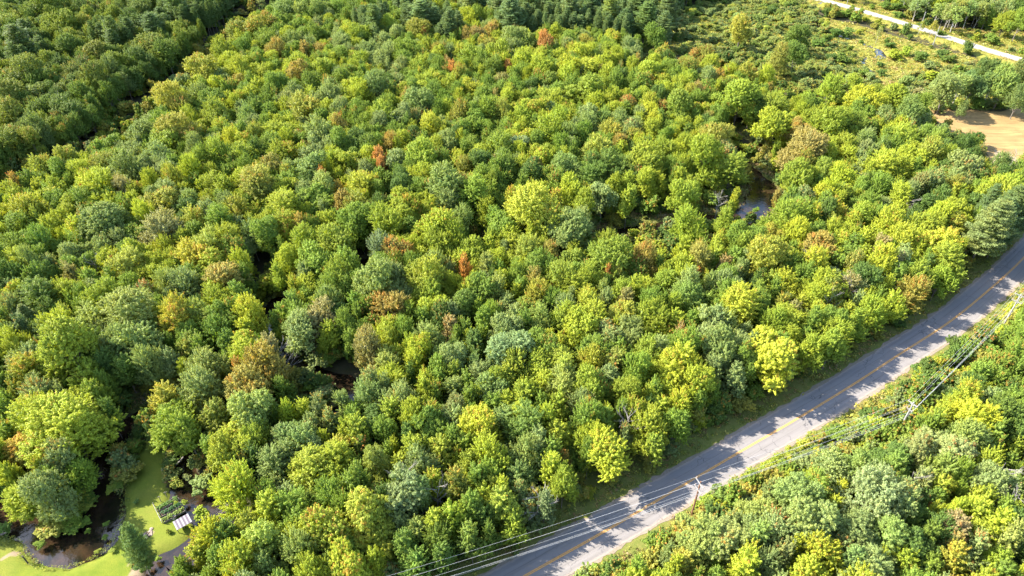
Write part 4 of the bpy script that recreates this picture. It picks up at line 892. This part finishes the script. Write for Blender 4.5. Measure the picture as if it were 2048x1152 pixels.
def make_label(t, noun):
    size = 'huge' if t['rp'] > 58 else 'large' if t['rp'] > 42 else 'broad' if t['rp'] > 33 else 'medium' if t['rp'] > 24 else 'small' if t['rp'] > 14 else 'tiny'
    if noun == 'bush': size = 'large' if t['rp'] > 34 else 'rounded' if t['rp'] > 20 else 'small' if t['rp'] > 11 else 'tiny'
    base = f"{size} {cname(t)} {noun}"
    ds = sorted(ANCH, key=lambda a: math.hypot(a[1] - t['px'], a[2] - t['py']))
    for a in ds[:6]:
        dx, dy = t['px'] - a[1], t['py'] - a[2]
        if abs(dx) > 2 * abs(dy): dr = 'right of' if dx > 0 else 'left of'
        elif abs(dy) > 2 * abs(dx): dr = 'below' if dy > 0 else 'above'
        else: dr = ('lower ' if dy > 0 else 'upper ') + ('right of' if dx > 0 else 'left of')
        n = max(1, round(math.hypot(dx, dy) / 45))
        if n > 12: continue
        unit_ = 'crown' if noun != 'bush' else 'crown'
        lb = f"{base}, {NUM[n]} {unit_}{'s' if n > 1 else ''} {dr} {a[0]}"
        if lb not in used and len(lb.replace('-', ' ').split()) <= 16: used.add(lb); return lb
    others = [o for o in SOLO if o is not t]
    for o in sorted(others, key=lambda o: math.hypot(o['px'] - t['px'], o['py'] - t['py']))[:12]:
        dx, dy = t['px'] - o['px'], t['py'] - o['py']
        dr = ('right of' if dx > 0 else 'left of') if abs(dx) > abs(dy) else ('below' if dy > 0 else 'above')
        lb = f"{base} just {dr} a {cname(o)} {'bush' if o['kind'] == 'bush' else 'tree'}, near {ds[0][0]}"
        if lb not in used and len(lb.replace('-', ' ').split()) <= 16: used.add(lb); return lb
    return f"{base} among its like near {ds[0][0]}"
SOLO = sorted([t for t in TREES if t['solo']], key=lambda t: -t['rp'])
SPECIAL = [(760, 335, 'vivid red-orange maple standing out in the middle of the wood'), (503, 630, 'round golden tree beside the shaded creek, sunlit against a dark gap'), (1020, 700, 'large pale sage-green tree in the middle of the wood north of the road'),
           (1217, 900, 'bright lime roadside tree with spiky star-like tufts left of the near pole'), (139, 842, 'giant spreading yellow-green tree overhanging the creek beside the lawn'), (1016, 144, 'small pink-red treetop in the far part of the wood'),
           (1088, 100, 'dark crimson tree at the edge of the dark pines'), (773, 505, 'blue-green spiky tree beside the dark creek gap'), (1610, 295, 'wide tree with rusty brown crown near the upper creek bend'), (403, 146, 'huge golden olive mound of foliage above the dark cut in the wood')]
def special(t):
    for i, (x, y, l) in enumerate(SPECIAL):
        if l not in used and abs(t['px'] - x) < 14 and abs(t['py'] - y) < 14 and t['kind'] != 'bush': used.add(l); return l
NOUN = {'big': 'broadleaf tree', 'maple': 'broadleaf tree', 'round': 'round-crowned tree', 'slim': 'slim tree', 'pine': 'pine', 'spruce': 'conical evergreen', 'birch': 'pale-stemmed tree', 'bush': 'bush'}
NAME = {'big': 'broadleaf_tree', 'maple': 'broadleaf_tree', 'round': 'broadleaf_tree', 'slim': 'broadleaf_tree', 'pine': 'pine_tree', 'spruce': 'spruce_tree', 'birch': 'birch_tree', 'bush': 'bush', 'dead': 'dead_tree'}
GRP = {'bush': 'bushes in the marsh and along road and creek', 'pine': 'pines standing in the wood', 'spruce': 'conical evergreens', 'birch': 'pale-stemmed trees', 'dead': 'bare dead trees'}

# ------------------------------------------------------------------ planting: one of each kind, then copies
roots = {}
trng = random.Random(5)
def plant(t):
    kd = t['kind']
    if kd == 'dead':
        tm, bm = dead_tree(int(t['px']), 10.8 + t['rp'] * 0.05, 0.6, 14)
        r = empty(NAME[kd], (t['x'], t['y'], 0))
        obj('trunk', tm, r); obj('branches', bm, r)
        return r
    vs = PROTO[kd]; i = trng.randrange(len(vs)); cm, tm, R0, H0 = vs[i]
    key = (kd, i)
    if key not in roots:
        r = empty(NAME[kd]); c = obj('crown', cm, r); k = obj('trunk', tm, r)
        roots[key] = (r, c, k)
    else:
        r0, c0, k0 = roots[key]
        r = r0.copy(); COL.objects.link(r)
        c = c0.copy(); COL.objects.link(c); c.parent = r
        k = k0.copy(); COL.objects.link(k); k.parent = r
    s = t['R'] / R0; zs = t['H'] / H0
    r.location = (t['x'], t['y'], 0.0)
    r.rotation_euler = (trng.uniform(-.08, .08), trng.uniform(-.08, .08), trng.uniform(0, 6.283))
    r.scale = (s * trng.uniform(.86, 1.15), s * trng.uniform(.86, 1.15), zs * trng.uniform(.92, 1.1))
    c.color = (*[float(max(0.0, min(1, q))) for q in t['col']], float(t['tint']))
    return r
for t in SOLO:
    r = plant(t)
    if t['kind'] == 'dead':
        t['code'] = 'kb'
        lb = make_label(t, 'bare dead tree').replace('greyish tan ', 'grey ')
        tag(r, lb, 'dead tree', GRP['dead'])
    else:
        lb = special(t) or make_label(t, NOUN[t['kind']])
        tag(r, lb, 'bush' if t['kind'] == 'bush' else 'tree', GRP.get(t['kind'], 'broadleaf trees of the wood'))

# ------------------------------------------------------------------ the rest of the wood and the undergrowth as masses
def scatter(name, items, protos):
    """items: (x,y,z,sx,sy,sz,rz,col3,tint,rnd,idx); one object with geometry nodes"""
    n = len(items)
    A = np.array([[*i[:7], *i[7], *i[8:]] for i in items], float)
    me = mesh_np(name, A[:, :3], [np.zeros((0, 3), int)] , (), None) if False else bpy.data.meshes.new(name)
    me.vertices.add(n); me.vertices.foreach_set('co', A[:, :3].astype(np.float32).ravel())
    def fa(nm, ty, arr, key): me.attributes.new(nm, ty, 'POINT').data.foreach_set(key, arr)
    fa('inst_scale', 'FLOAT_VECTOR', A[:, 3:6].astype(np.float32).ravel(), 'vector')
    rot = np.zeros((n, 3), np.float32); rot[:, 2] = A[:, 6]
    fa('inst_rot', 'FLOAT_VECTOR', rot.ravel(), 'vector')
    fa('tree_colour', 'FLOAT_COLOR', np.column_stack([A[:, 7:10], np.ones(n)]).astype(np.float32).ravel(), 'color')
    fa('tree_tint', 'FLOAT', A[:, 10].astype(np.float32), 'value'); fa('tree_random', 'FLOAT', A[:, 11].astype(np.float32), 'value')
    fa('inst_kind', 'INT', A[:, 12].astype(np.int32), 'value')
    me.materials.append(M['leaf_i']); me.materials.append(M['bark'])
    o = obj(name, me)
    ng = bpy.data.node_groups.new(name, 'GeometryNodeTree')
    ng.interface.new_socket('Geometry', in_out='INPUT', socket_type='NodeSocketGeometry')
    ng.interface.new_socket('Geometry', in_out='OUTPUT', socket_type='NodeSocketGeometry')
    N = ng.nodes; L = ng.links
    gi = N.new('NodeGroupInput'); go = N.new('NodeGroupOutput')
    def named(nm, ty):
        a = N.new('GeometryNodeInputNamedAttribute'); a.data_type = ty; a.inputs[0].default_value = nm
        return [s for s in a.outputs if s.enabled and s.name == 'Attribute'][0]
    sc_s, ro_s, kd_s = named('inst_scale', 'FLOAT_VECTOR'), named('inst_rot', 'FLOAT_VECTOR'), named('inst_kind', 'INT')
    e2r = N.new('FunctionNodeEulerToRotation'); L.new(ro_s, e2r.inputs[0])
    join = N.new('GeometryNodeJoinGeometry')
    for k, (c_o, t_o) in enumerate(protos):
        oc = N.new('GeometryNodeObjectInfo'); oc.inputs['Object'].default_value = c_o
        sm = N.new('GeometryNodeSetMaterial'); sm.inputs['Material'].default_value = M['leaf_i']; L.new(oc.outputs['Geometry'], sm.inputs['Geometry'])
        src = sm.outputs[0]
        if t_o is not None:
            ot = N.new('GeometryNodeObjectInfo'); ot.inputs['Object'].default_value = t_o
            j2 = N.new('GeometryNodeJoinGeometry'); L.new(src, j2.inputs[0]); L.new(ot.outputs['Geometry'], j2.inputs[0]); src = j2.outputs[0]
        cmp_ = N.new('FunctionNodeCompare'); cmp_.data_type = 'INT'; cmp_.operation = 'EQUAL'
        ins = [s for s in cmp_.inputs if s.enabled]
        L.new(kd_s, ins[0]); ins[1].default_value = k
        ip = N.new('GeometryNodeInstanceOnPoints')
        L.new(gi.outputs[0], ip.inputs['Points']); L.new(cmp_.outputs[0], ip.inputs['Selection']); L.new(src, ip.inputs['Instance'])
        L.new(e2r.outputs[0], ip.inputs['Rotation']); L.new(sc_s, ip.inputs['Scale'])
        L.new(ip.outputs[0], join.inputs[0])
    L.new(join.outputs[0], go.inputs[0])
    md = o.modifiers.new('scatter', 'NODES'); md.node_group = ng
    return o
PK = [k for k in roots]
PIDX = {k: i for i, k in enumerate(PK)}
items = []
for t in TREES:
    if t['solo']: continue
    ks = [k for k in PK if k[0] == t['kind']]
    if not ks: continue
    k = trng.choice(ks); _, _, R0, H0 = PROTO[k[0]][k[1]]
    s = t['R'] / R0
    items.append((t['x'], t['y'], 0.0, s * trng.uniform(.86, 1.15), s * trng.uniform(.86, 1.15), t['H'] / H0 * trng.uniform(.88, 1.12), trng.uniform(0, 6.283), tuple(float(q) for q in t['col']), float(t['tint']), trng.random(), PIDX[k]))
protos = [(roots[k][1], roots[k][2]) for k in PK]
if items:
    f_o = scatter('forest', items, protos)
    tag(f_o, 'the smaller and half-hidden green trees that fill the wood between the large crowns', 'forest', kind='stuff')
bushk = [k for k in PK if k[0] == 'bush']
bi = [(roots[k][1], None) for k in bushk]
under = []
for _ in range(16000):
    y = trng.uniform(40, 460); hx = y * 0.80 + 40; x = trng.uniform(-hx, hx)
    if trng.random() > (0.35 + 60.0 / y): continue
    under.append((x, y))
U = np.array(under)
ok = np.ones(len(U), bool)
for p in LAWN + MEADOW + HAY + MARSH: ok &= ~inside(U, p)
dr_ = dist_line(U, ROAD); ok &= (dr_ > 7.0) & (dist_line(U, GROAD) > 9)
ok &= (chan_depth(U, CREEK) > 1.1) & (chan_depth(U, BRANCH) > 1.1)
U = U[ok]
under = []
for x, y in U:
    s = trng.uniform(0.6, 1.5); cc = trng.choice('ggdydboo')
    col = np.array(PAL[cc]) * trng.uniform(.75, 1.05)
    under.append((x, y, -0.1, s, s, s * trng.uniform(.6, 1.3), trng.uniform(0, 6.28), tuple(col), 0.04, trng.random(), trng.randrange(len(bi))))
u_o = scatter('undergrowth', under, bi)
tag(u_o, 'low green saplings and brush covering the forest floor under the trees', 'undergrowth', kind='stuff')

# ------------------------------------------------------------------ grasses and weeds (meadow, verges, banks)
def grass(name, label, polys, line, lo, hi, n, size, cols, seed, lawn_ok=False, hgt=1.0, avoid=True):
    rg = np.random.default_rng(seed)
    allp = np.concatenate(polys) if polys else line[:, :2]
    x0, y0 = allp.min(0) - (hi or 0); x1, y1 = allp.max(0) + (hi or 0)
    x0 = max(x0, -340); x1 = min(x1, 420); y0 = max(y0, 40); y1 = min(y1, 470)
    P = np.column_stack([rg.uniform(x0, x1, n), rg.uniform(y0, y1, n)])
    a, b, d = PX(np.column_stack([P, np.zeros(n)])); k = (a > -40) & (a < 2090) & (b > -40) & (b < 1200); P = P[k]
    if polys:
        m = np.zeros(len(P), bool)
        for p in polys: m |= inside(P, p)
        P = P[m]
    if line is not None:
        d = dist_line(P, line[:, :2]); P = P[(d > lo) & (d < hi)]
    if avoid:
        P = P[(dist_line(P, ROAD) > 4.3) & (dist_line(P, GROAD) > 4.2)]
        P = P[np.minimum(np.minimum(chan_depth(P, CREEK), chan_depth(P, BRANCH)), chan_depth(P, STREAM)) > 0.15]
        for p in HAY: P = P[~inside(P, p)]
        if not lawn_ok:
            for p in LAWN: P = P[~inside(P, p)]
    m = len(P); per = 9
    cl = vnoise(P, 4.0, seed) ; ci = np.clip((cl + rg.normal(0, .16, m)) * len(cols), 0, len(cols) - 1).astype(int)
    C = np.array(cols)[ci] * rg.uniform(.8, 1.2, (m, 1))
    s = size * (0.5 + vnoise(P, 2.2, seed + 1)) * rg.uniform(.6, 1.3, m)
    Q = np.repeat(P, per, 0) + rg.normal(size=(m * per, 2)) * np.repeat(s, per)[:, None] * 0.38
    ss = np.repeat(s, per)
    gdd = dist_line(P, GROAD); base = np.repeat(np.clip(1 - (gdd - 5) / 6, 0, 1) * 1.6, per)
    Z = rg.uniform(.1, .6, m * per) * ss * hgt + base
    V = leaves(np.column_stack([Q, Z]), rg.normal(size=(m * per, 3)) * .6 + np.array([0, 0, .8]), 1.0, rg, 0.5)
    cen = np.repeat(np.column_stack([Q, Z]), 4, 0); V = cen + (V - cen) * np.repeat(np.maximum(ss * 0.55, .16), 4)[:, None]
    nn_ = m * per
    cc = np.column_stack([np.repeat(C, per * 4, 0), np.ones(nn_ * 4)])
    o = obj(name, mesh_np(name, V, np.arange(nn_ * 4).reshape(-1, 4), [M['leaf_v']], {'leaf_colour': cc, 'v': np.repeat(rg.uniform(0, 1, m), per * 4), 't': np.ones(nn_ * 4)}))
    tag(o, label, name.replace('_', ' '), kind='stuff')
    return o
GOLD = [(0.22, 0.23, 0.03), (0.28, 0.25, 0.035), (0.16, 0.19, 0.028), (0.30, 0.26, 0.055), (0.26, 0.19, 0.055), (0.21, 0.225, 0.03)]
WEED = [(0.13, 0.175, 0.028), (0.18, 0.20, 0.034), (0.085, 0.125, 0.024), (0.21, 0.19, 0.05), (0.22, 0.15, 0.055), (0.17, 0.19, 0.034), (0.25, 0.20, 0.08)]
VERG = [(0.18, 0.21, 0.028), (0.25, 0.25, 0.032), (0.13, 0.17, 0.026), (0.27, 0.24, 0.045), (0.25, 0.165, 0.055), (0.22, 0.24, 0.032)]
grass('meadow_grass', 'tall golden green grass covering the open marsh meadow and gravel road banks', MEADOW, None, 0, 0, 60000, .95, GOLD, 21, hgt=.9)
grass('creekside_weeds', 'tangled weeds and rusty brush on the creek banks and clearings', WEEDS, None, 0, 0, 90000, .75, WEED, 22)
grass('marsh_weeds', 'dense sedge and weeds between the marsh bushes', MARSH, None, 0, 0, 40000, 1.1, WEED[:3] + GOLD[:2], 23)
grass('verge_weeds', 'yellow-green weeds with rusty patches along both edges of the paved road', [], ROAD, 4.2, 15, 170000, .66, VERG, 24)
grass('gravel_road_verge', 'golden green grass on the banks of the gravel road', [], GROAD, 3.2, 13, 60000, .8, GOLD, 27, avoid=False)
bank = np.vstack([CREEK[60:]])
grass('bank_grass', 'ragged grass fringe along the edge of the creek and pond', [], CREEK[150:], 1.7, 4.2, 26000, .26, VERG[:3] + WEED[:3], 25, lawn_ok=True)

# ------------------------------------------------------------------ utility poles and wires
def utility_pole(base, h, direction, label, mat, arms=((0.35, 2.4), (2.1, 2.1)), transf=False):
    r = empty('utility_pole', (base[0], base[1], 0))
    MB().tube([(0, 0, -.5), (0, 0, h * .5), (0, 0, h)], [.20, .17, .125], 8).build('pole', mat, r)
    a = math.atan2(direction[1], direction[0]) + math.pi / 2
    att = []
    for dz, ln in arms:
        ob = MB().box((0.16 * math.cos(a + math.pi / 2), 0.16 * math.sin(a + math.pi / 2), h - dz), (ln, .13, .15), a).build('crossarm', M['arm'], r)
        mb = MB()
        for s in (-1, 1):
            e = (math.cos(a) * ln * .3 * s, math.sin(a) * ln * .3 * s, h - dz - .05)
            mb.tube([e, (0, 0, h - dz - .7)], .03, 4)
        mb.build('brace', M['grey'], ob)
        for k in (-.46, -.02 if dz < 1 else .46, .46 if dz < 1 else None):
            if k is None: continue
            p = (math.cos(a) * ln * k, math.sin(a) * ln * k, h - dz)
            MB().tube([(p[0], p[1], p[2] + .05), (p[0], p[1], p[2] + .30)], [.06, .05], 6).build('insulator', M['ceramic'], r)
            att.append((base[0] + p[0], base[1] + p[1], p[2] + .3))
    for k in range(2):
        att.append((base[0] + .18, base[1], h * (.70 - .05 * k)))
    tag(r, label, 'utility pole', 'utility poles carrying the wires along the road')
    return att
def at_h(x, y, z): return G(x, y, z)[:2]
p1 = G(1384, 1026)[:2]; p2 = G(1785, 885)[:2]
h1 = 9.6; h2 = 11.0
h1 = min(np.arange(6, 14, .05), key=lambda z: np.linalg.norm(G(1401, 963, z)[:2] - p1)); h2 = min(np.arange(6, 14, .05), key=lambda z: np.linalg.norm(G(1829, 805, z)[:2] - p2))
p1 = p1 - (p1 / np.linalg.norm(p1)) * 0; p0 = np.array([-33.0, 47.0]); p3 = at_h(2043, 588, 10.0); p4 = p3 + (p3 - p2) * 1.0 + np.array([0, 6])
u = lambda v: v / np.linalg.norm(v)
A0 = utility_pole(p0, 10, u(p1 - p0), 'brown utility pole with two crossarms beside the lower end of the road', M['polewood'])
A1 = utility_pole(p1, float(h1), u(p1 - p0), 'reddish brown utility pole with two pale crossarms beside the paved road', M['polewood'])
A2 = utility_pole(p2, float(h2), u(u(p2 - p1) + u(p3 - p2)), 'weathered grey utility pole with short crossarm among the weeds right of the road', M['poleold'], arms=((0.3, 1.9), (1.9, 1.2)))
A3 = utility_pole(p3, 10, u(p3 - p2), 'distant utility pole at the upper end of the paved road', M['poleold'])
A4 = utility_pole(p4, 10, u(p4 - p3), 'utility pole beyond the bend of the paved road', M['poleold'])
WN = ['outer top wire', 'middle top wire', 'inner top wire', 'outer lower wire', 'inner lower wire', 'upper cable', 'lower cable']
for i in range(7):
    pts = []
    for a, b in ((A0[i], A1[i]), (A1[i], A2[i]), (A2[i], A3[i]), (A3[i], A4[i])):
        L_ = math.dist(a, b)
        for k in range(14):
            f = k / 14; pts.append((a[0] + (b[0] - a[0]) * f, a[1] + (b[1] - a[1]) * f, a[2] + (b[2] - a[2]) * f - 4 * f * (1 - f) * L_ * L_ * 0.00022 * (1 + (i > 4) * .4)))
    pts.append(A4[i])
    o = MB().tube(pts, .015 if i < 5 else .019, 5).build('power_line', M['wire'])
    tag(o, f'pale {WN[i]} strung between the utility poles along the paved road', 'wire', 'wires strung along the road')
# small poles along the gravel road
for (bx, by, tx, ty, lb) in ((1692, 14, 1697, -6, 'thin wooden pole behind the gravel road above the culverts'), (1838, 62, 1843, 44, 'thin grey utility pole beside the gravel road'), (1865, 92, 1869, 75, 'short pole at the meadow side of the gravel road')):
    b = G(bx, by)[:2]
    r = empty('utility_pole', (b[0], b[1], 0.3)); MB().tube([(0, 0, -.5), (0, 0, 8.5)], [.18, .12], 6).build('pole', M['poleold'], r)
    MB().box((0, 0, 8.0), (1.6, .12, .12), 0.8).build('crossarm', M['arm'], r)
    tag(r, lb, 'utility pole')

# ------------------------------------------------------------------ culverts under the gravel road
gdir = u(GROAD[len(GROAD) // 2 - 6][:2] - GROAD[len(GROAD) // 2 - 8][:2])
for i, (x, y) in enumerate(((1630, 14), (1642, 18), (1663, 23))):
    c = G(x, y, .4)[:2]
    k = int(np.argmin(np.hypot(GROAD[:, 0] - c[0], GROAD[:, 1] - c[1])))
    ln = u(GROAD[min(k + 1, len(GROAD) - 1)] - GROAD[k - 1]); nr = np.array([-ln[1], ln[0]])
    if nr[1] > 0: nr = -nr
    q = GROAD[k] + nr * 6.0 + ln * 0
    r = empty('culvert', (q[0], q[1], 0))
    mb = MB(); N_ = 18
    for s_, rad in ((0.0, 1.25), (0.0, 1.05)):
        pass
    ring = []
    for j in range(N_):
        an = 2 * math.pi * j / N_
        for (rad, dep) in ((1.3, 0.35), (1.3, -5.0), (1.12, -5.0), (1.12, 0.35)):
            v = np.array([*(ln * math.cos(an) * rad + nr * dep), .35 + math.sin(an) * rad]); ring.append(tuple(v))
    mb.v = ring
    for j in range(N_):
        a = j * 4; b = ((j + 1) % N_) * 4
        for s in range(4): mb.f.append((a + s, b + s, b + (s + 1) % 4, a + (s + 1) % 4))
    mb.build('pipe', M['pipe'], r)
    m2 = MB(); m2.box(tuple([*(nr * -4.2), .35]), (2.2, .2, 2.2), math.atan2(ln[1], ln[0])); m2.build('pipe_shade_block', M['shade'], r)  # added black box across the pipe, painted in place of its inner shade
    tag(r, f"{('leftmost', 'middle', 'rightmost')[i]} of the three dark round culvert mouths below the gravel road", 'culvert', 'culverts under the gravel road')
c = G(1645, 14)[:2]; k = int(np.argmin(np.hypot(GROAD[:, 0] - c[0], GROAD[:, 1] - c[1]))); ln = u(GROAD[k + 1] - GROAD[k - 1]); nr = np.array([-ln[1], ln[0]]); nr = nr if nr[1] < 0 else -nr
def rocks(center, n, spread_, smin, smax, mat, name, label, cat, seed, ln=None, wid=None, z0=0):
    rr = random.Random(seed); mb = MB(); import bmesh
    for _ in range(n):
        s = rr.uniform(smin, smax)
        if ln is not None: p = center + ln * rr.uniform(-spread_, spread_) + np.array([-ln[1], ln[0]]) * rr.uniform(-wid, wid)
        else: p = center + np.array([rr.gauss(0, spread_ * .5), rr.gauss(0, spread_ * .5)])
        n0 = len(mb.v); ri = 7
        for zz_, rad in ((-.4, .7), (0, 1), (.35, .75), (.5, .25)):
            for j in range(ri):
                an = 6.283 * j / ri; q = rad * s * rr.uniform(.75, 1.15)
                mb.v.append((p[0] + math.cos(an) * q, p[1] + math.sin(an) * q, z0 + zz_ * s * rr.uniform(.8, 1.1)))
        for l in range(3):
            for j in range(ri): mb.f.append((n0 + l * ri + j, n0 + l * ri + (j + 1) % ri, n0 + (l + 1) * ri + (j + 1) % ri, n0 + (l + 1) * ri + j))
        mb.f.append(tuple(n0 + 3 * ri + j for j in range(ri)))
    o = mb.build(name, mat); tag(o, label, cat); return o
o = rocks(GROAD[k] + nr * 5.2, 120, 10, .3, .75, M['concrete'], 'rock_armour', 'grey rocks packed around the culvert mouths under the gravel road', 'rocks', 3, ln, 1.2, .8); o['kind'] = 'stuff'

# ------------------------------------------------------------------ things on the lawn
pb = G(55.2, 1125.5)[:2]; hp = min(np.arange(1, 4, .02), key=lambda z: np.linalg.norm(G(47.8, 1110, z)[:2] - pb))
o = MB().tube([(0, 0, -.3), (0, 0, hp)], [.11, .10], 8).box((0, 0, hp), (.26, .26, .06)).build('lawn_post', M['post']); o.location = (pb[0], pb[1], 0)
tag(o, 'dark wooden post standing on the lawn beside the worn footpath', 'post')
# raised beds, laid out along the plot's own axes
gA, gB, gC_ = G(309, 1012)[:2], G(326, 1047)[:2], G(336, 1000)[:2]
ey = u(gB - gA); ex = np.array([-ey[1], ex0]) if False else np.array([-ey[1], ey[0]])
if ex[0] < 0: ex = -ex
LG = float(np.linalg.norm(gB - gA)); ang = math.atan2(ex[1], ex[0])
for k in range(3):
    f = (0.28, 0.62, 0.94)[k]; cpos = gA + ey * LG * f + ex * 2.0
    r = empty('garden_bed', (cpos[0], cpos[1], 0)); r.rotation_euler = (0, 0, ang)
    for s in (-1, 1):
        MB().box((0, s * .48, .2), (3.6, .06, .42)).build('side_board', M['plank'], r); MB().box((s * 1.83, 0, .2), (.06, .9, .42)).build('end_board', M['plank'], r)
    MB().box((0, 0, .16), (3.56, .88, .30)).build('soil', M['soil'], r)
    rg = np.random.default_rng(90 + k); n = 60; base = np.column_stack([rg.uniform(-1.6, 1.7, n), rg.uniform(-.3, .3, n), np.full(n, .35)])
    P, N = tufts(base, unit(rg.normal(size=(n, 3)) * .4 + np.array([0, 0, 1])), np.full(n, .5), np.full(n, .22), 16, .16, rg)
    V = leaves(P, N, .16, rg, .7); m = len(P)
    cc = np.tile([[0.14, 0.24, 0.04, 1], [0.08, 0.17, 0.05, 1], [0.2, 0.28, 0.05, 1]][k], (m * 4, 1))
    obj('vegetables', mesh_np('vegetables', V, np.arange(m * 4).reshape(-1, 4), [M['leaf_v']], {'leaf_colour': cc, 'v': np.full(m * 4, .5), 't': np.ones(m * 4)}), r)
    tag(r, ('raised plank garden bed at the far end of the plot, nearest the creek brush', 'middle raised garden bed with leafy dark rows of vegetables', 'raised garden bed nearest the striped panel, full of pale leafy plants')[k], 'garden bed', 'raised vegetable beds')
r = empty('garden_fence', (gA[0], gA[1], 0)); r.rotation_euler = (0, 0, ang)
sgn = 1 if np.dot(ey, [-math.sin(ang), math.cos(ang)]) > 0 else -1
for k in range(4): MB().box((0, sgn * LG * k / 3, .45), (.1, .1, 1.1)).build('fence_post', M['plank'], r)
for k in range(2): MB().box((-.07, sgn * LG / 2, .35 + .4 * k), (.05, LG, .12)).build('rail', M['rail'], r)
tag(r, 'low pale rail fence along the lawn side of the garden plot', 'fence')
for k, (x, y) in enumerate(((322, 1003), (334, 994))):
    b = G(x, y)[:2]; o = MB().tube([(0, 0, -.1), (.05, 0, 1.5)], .06, 6).box((0.1, 0, 1.4), (.6, .06, .06), .4).build('garden_stake', M['plank']); o.location = (b[0], b[1], 0)
    tag(o, ('dark garden stake at the near corner behind the first bed', 'dark garden stake at the far corner behind the first bed')[k], 'stake')
b = G(349, 1037)[:2]; mb = MB(); 
mb.tube([(0, 0, 0), (0, 0, .55)], [.30, .38], 14, cap=False); mb.tube([(0, 0, .04), (0, 0, .06)], [.29, .29], 14)
bk_ = mb.build('bucket', M['white']); bk_.location = (b[0], b[1], 0); tag(bk_, 'white plastic tub standing between the garden beds and the striped panel', 'bucket')
# striped roof panel on a low frame
pc = G(365, 1044, 1.0)[:2]; r = empty('lean_to_roof', (pc[0], pc[1], 0)); r.rotation_euler = (0, 0, ang)
mb = MB(); mg = MB()
for k in range(9):
    xo = -1.3 + 2.6 * (k + .5) / 9
    (mb if k % 2 == 0 else mg).box((xo, 0, 1.05 + (0.02 if k % 2 == 0 else 0)), (2.6 / 9 * .98, 2.1, .05))
mb.build('metal_sheet', M['sheet'], r); mg.build('sheet_groove', M['groove'], r)
for sx in (-1.2, 1.2):
    for sy in (-.9, .9): MB().box((sx, sy, .5), (.1, .1, 1.02)).build('leg', M['plank'], r)
tag(r, 'small low roof of white and purple-grey striped metal sheet beside the garden beds', 'roof')
c = G(297, 1069)[:2]; o = rocks(c, 14, .8, .15, .4, M['stone'], 'fire_ring', 'ring of pale flat stones with dark ash on the sunny lawn', 'fire pit', 5)
mb = MB(); mb.tube([(c[0], c[1], .01), (c[0], c[1], .05)], [.7, .6], 12); mb.build('ash', M['soil'], None).parent = o
# pale uprooted brush lying over the pond
bb = G(442, 1016)[:2]; rr = random.Random(4); mb = MB()
for k in range(90):
    a = rr.uniform(-2.6, 1.2); el = rr.uniform(-.1, .9); L_ = rr.uniform(1.2, 2.9); d = Vector((math.cos(a) * math.cos(el), math.sin(a) * math.cos(el), math.sin(el)))
    s = Vector((0, 0, .3)); mb.tube([s, s + d * L_ * .5 + Vector((0, 0, .1)), s + d * L_], [.05, .035, .012], 4, cap=False)
    dd = (d + Vector((rr.uniform(-.5, .5), rr.uniform(-.5, .5), .1))).normalized(); mb.tube([s + d * L_ * .5, s + d * L_ * .5 + dd * L_ * .5], [.03, .01], 4, cap=False)
o = mb.build('fallen_branches', M['dead']); o.location = (bb[0] + .5, bb[1], 0); tag(o, 'pale bare tangle of fallen branches over the brown pond by the garden', 'branches')
# drowned logs
for (x1, y1, x2, y2, lb) in ((352, 930, 366, 915, 'leaning grey log above the narrow creek beside the lawn'), (85, 905, 112, 935, 'grey fallen trunk in the brush left of the creek'), (628, 752, 660, 768, 'pale log beside the shaded creek stretch')):
    a, b = G(x1, y1, 1.4), G(x2, y2, .4)
    o = MB().tube([tuple(a), tuple((a + b) / 2 + np.array([.2, .1, .1])), tuple(b)], [.1, .17, .2], 7).build('fallen_log', M['dead']); tag(o, lb, 'log')
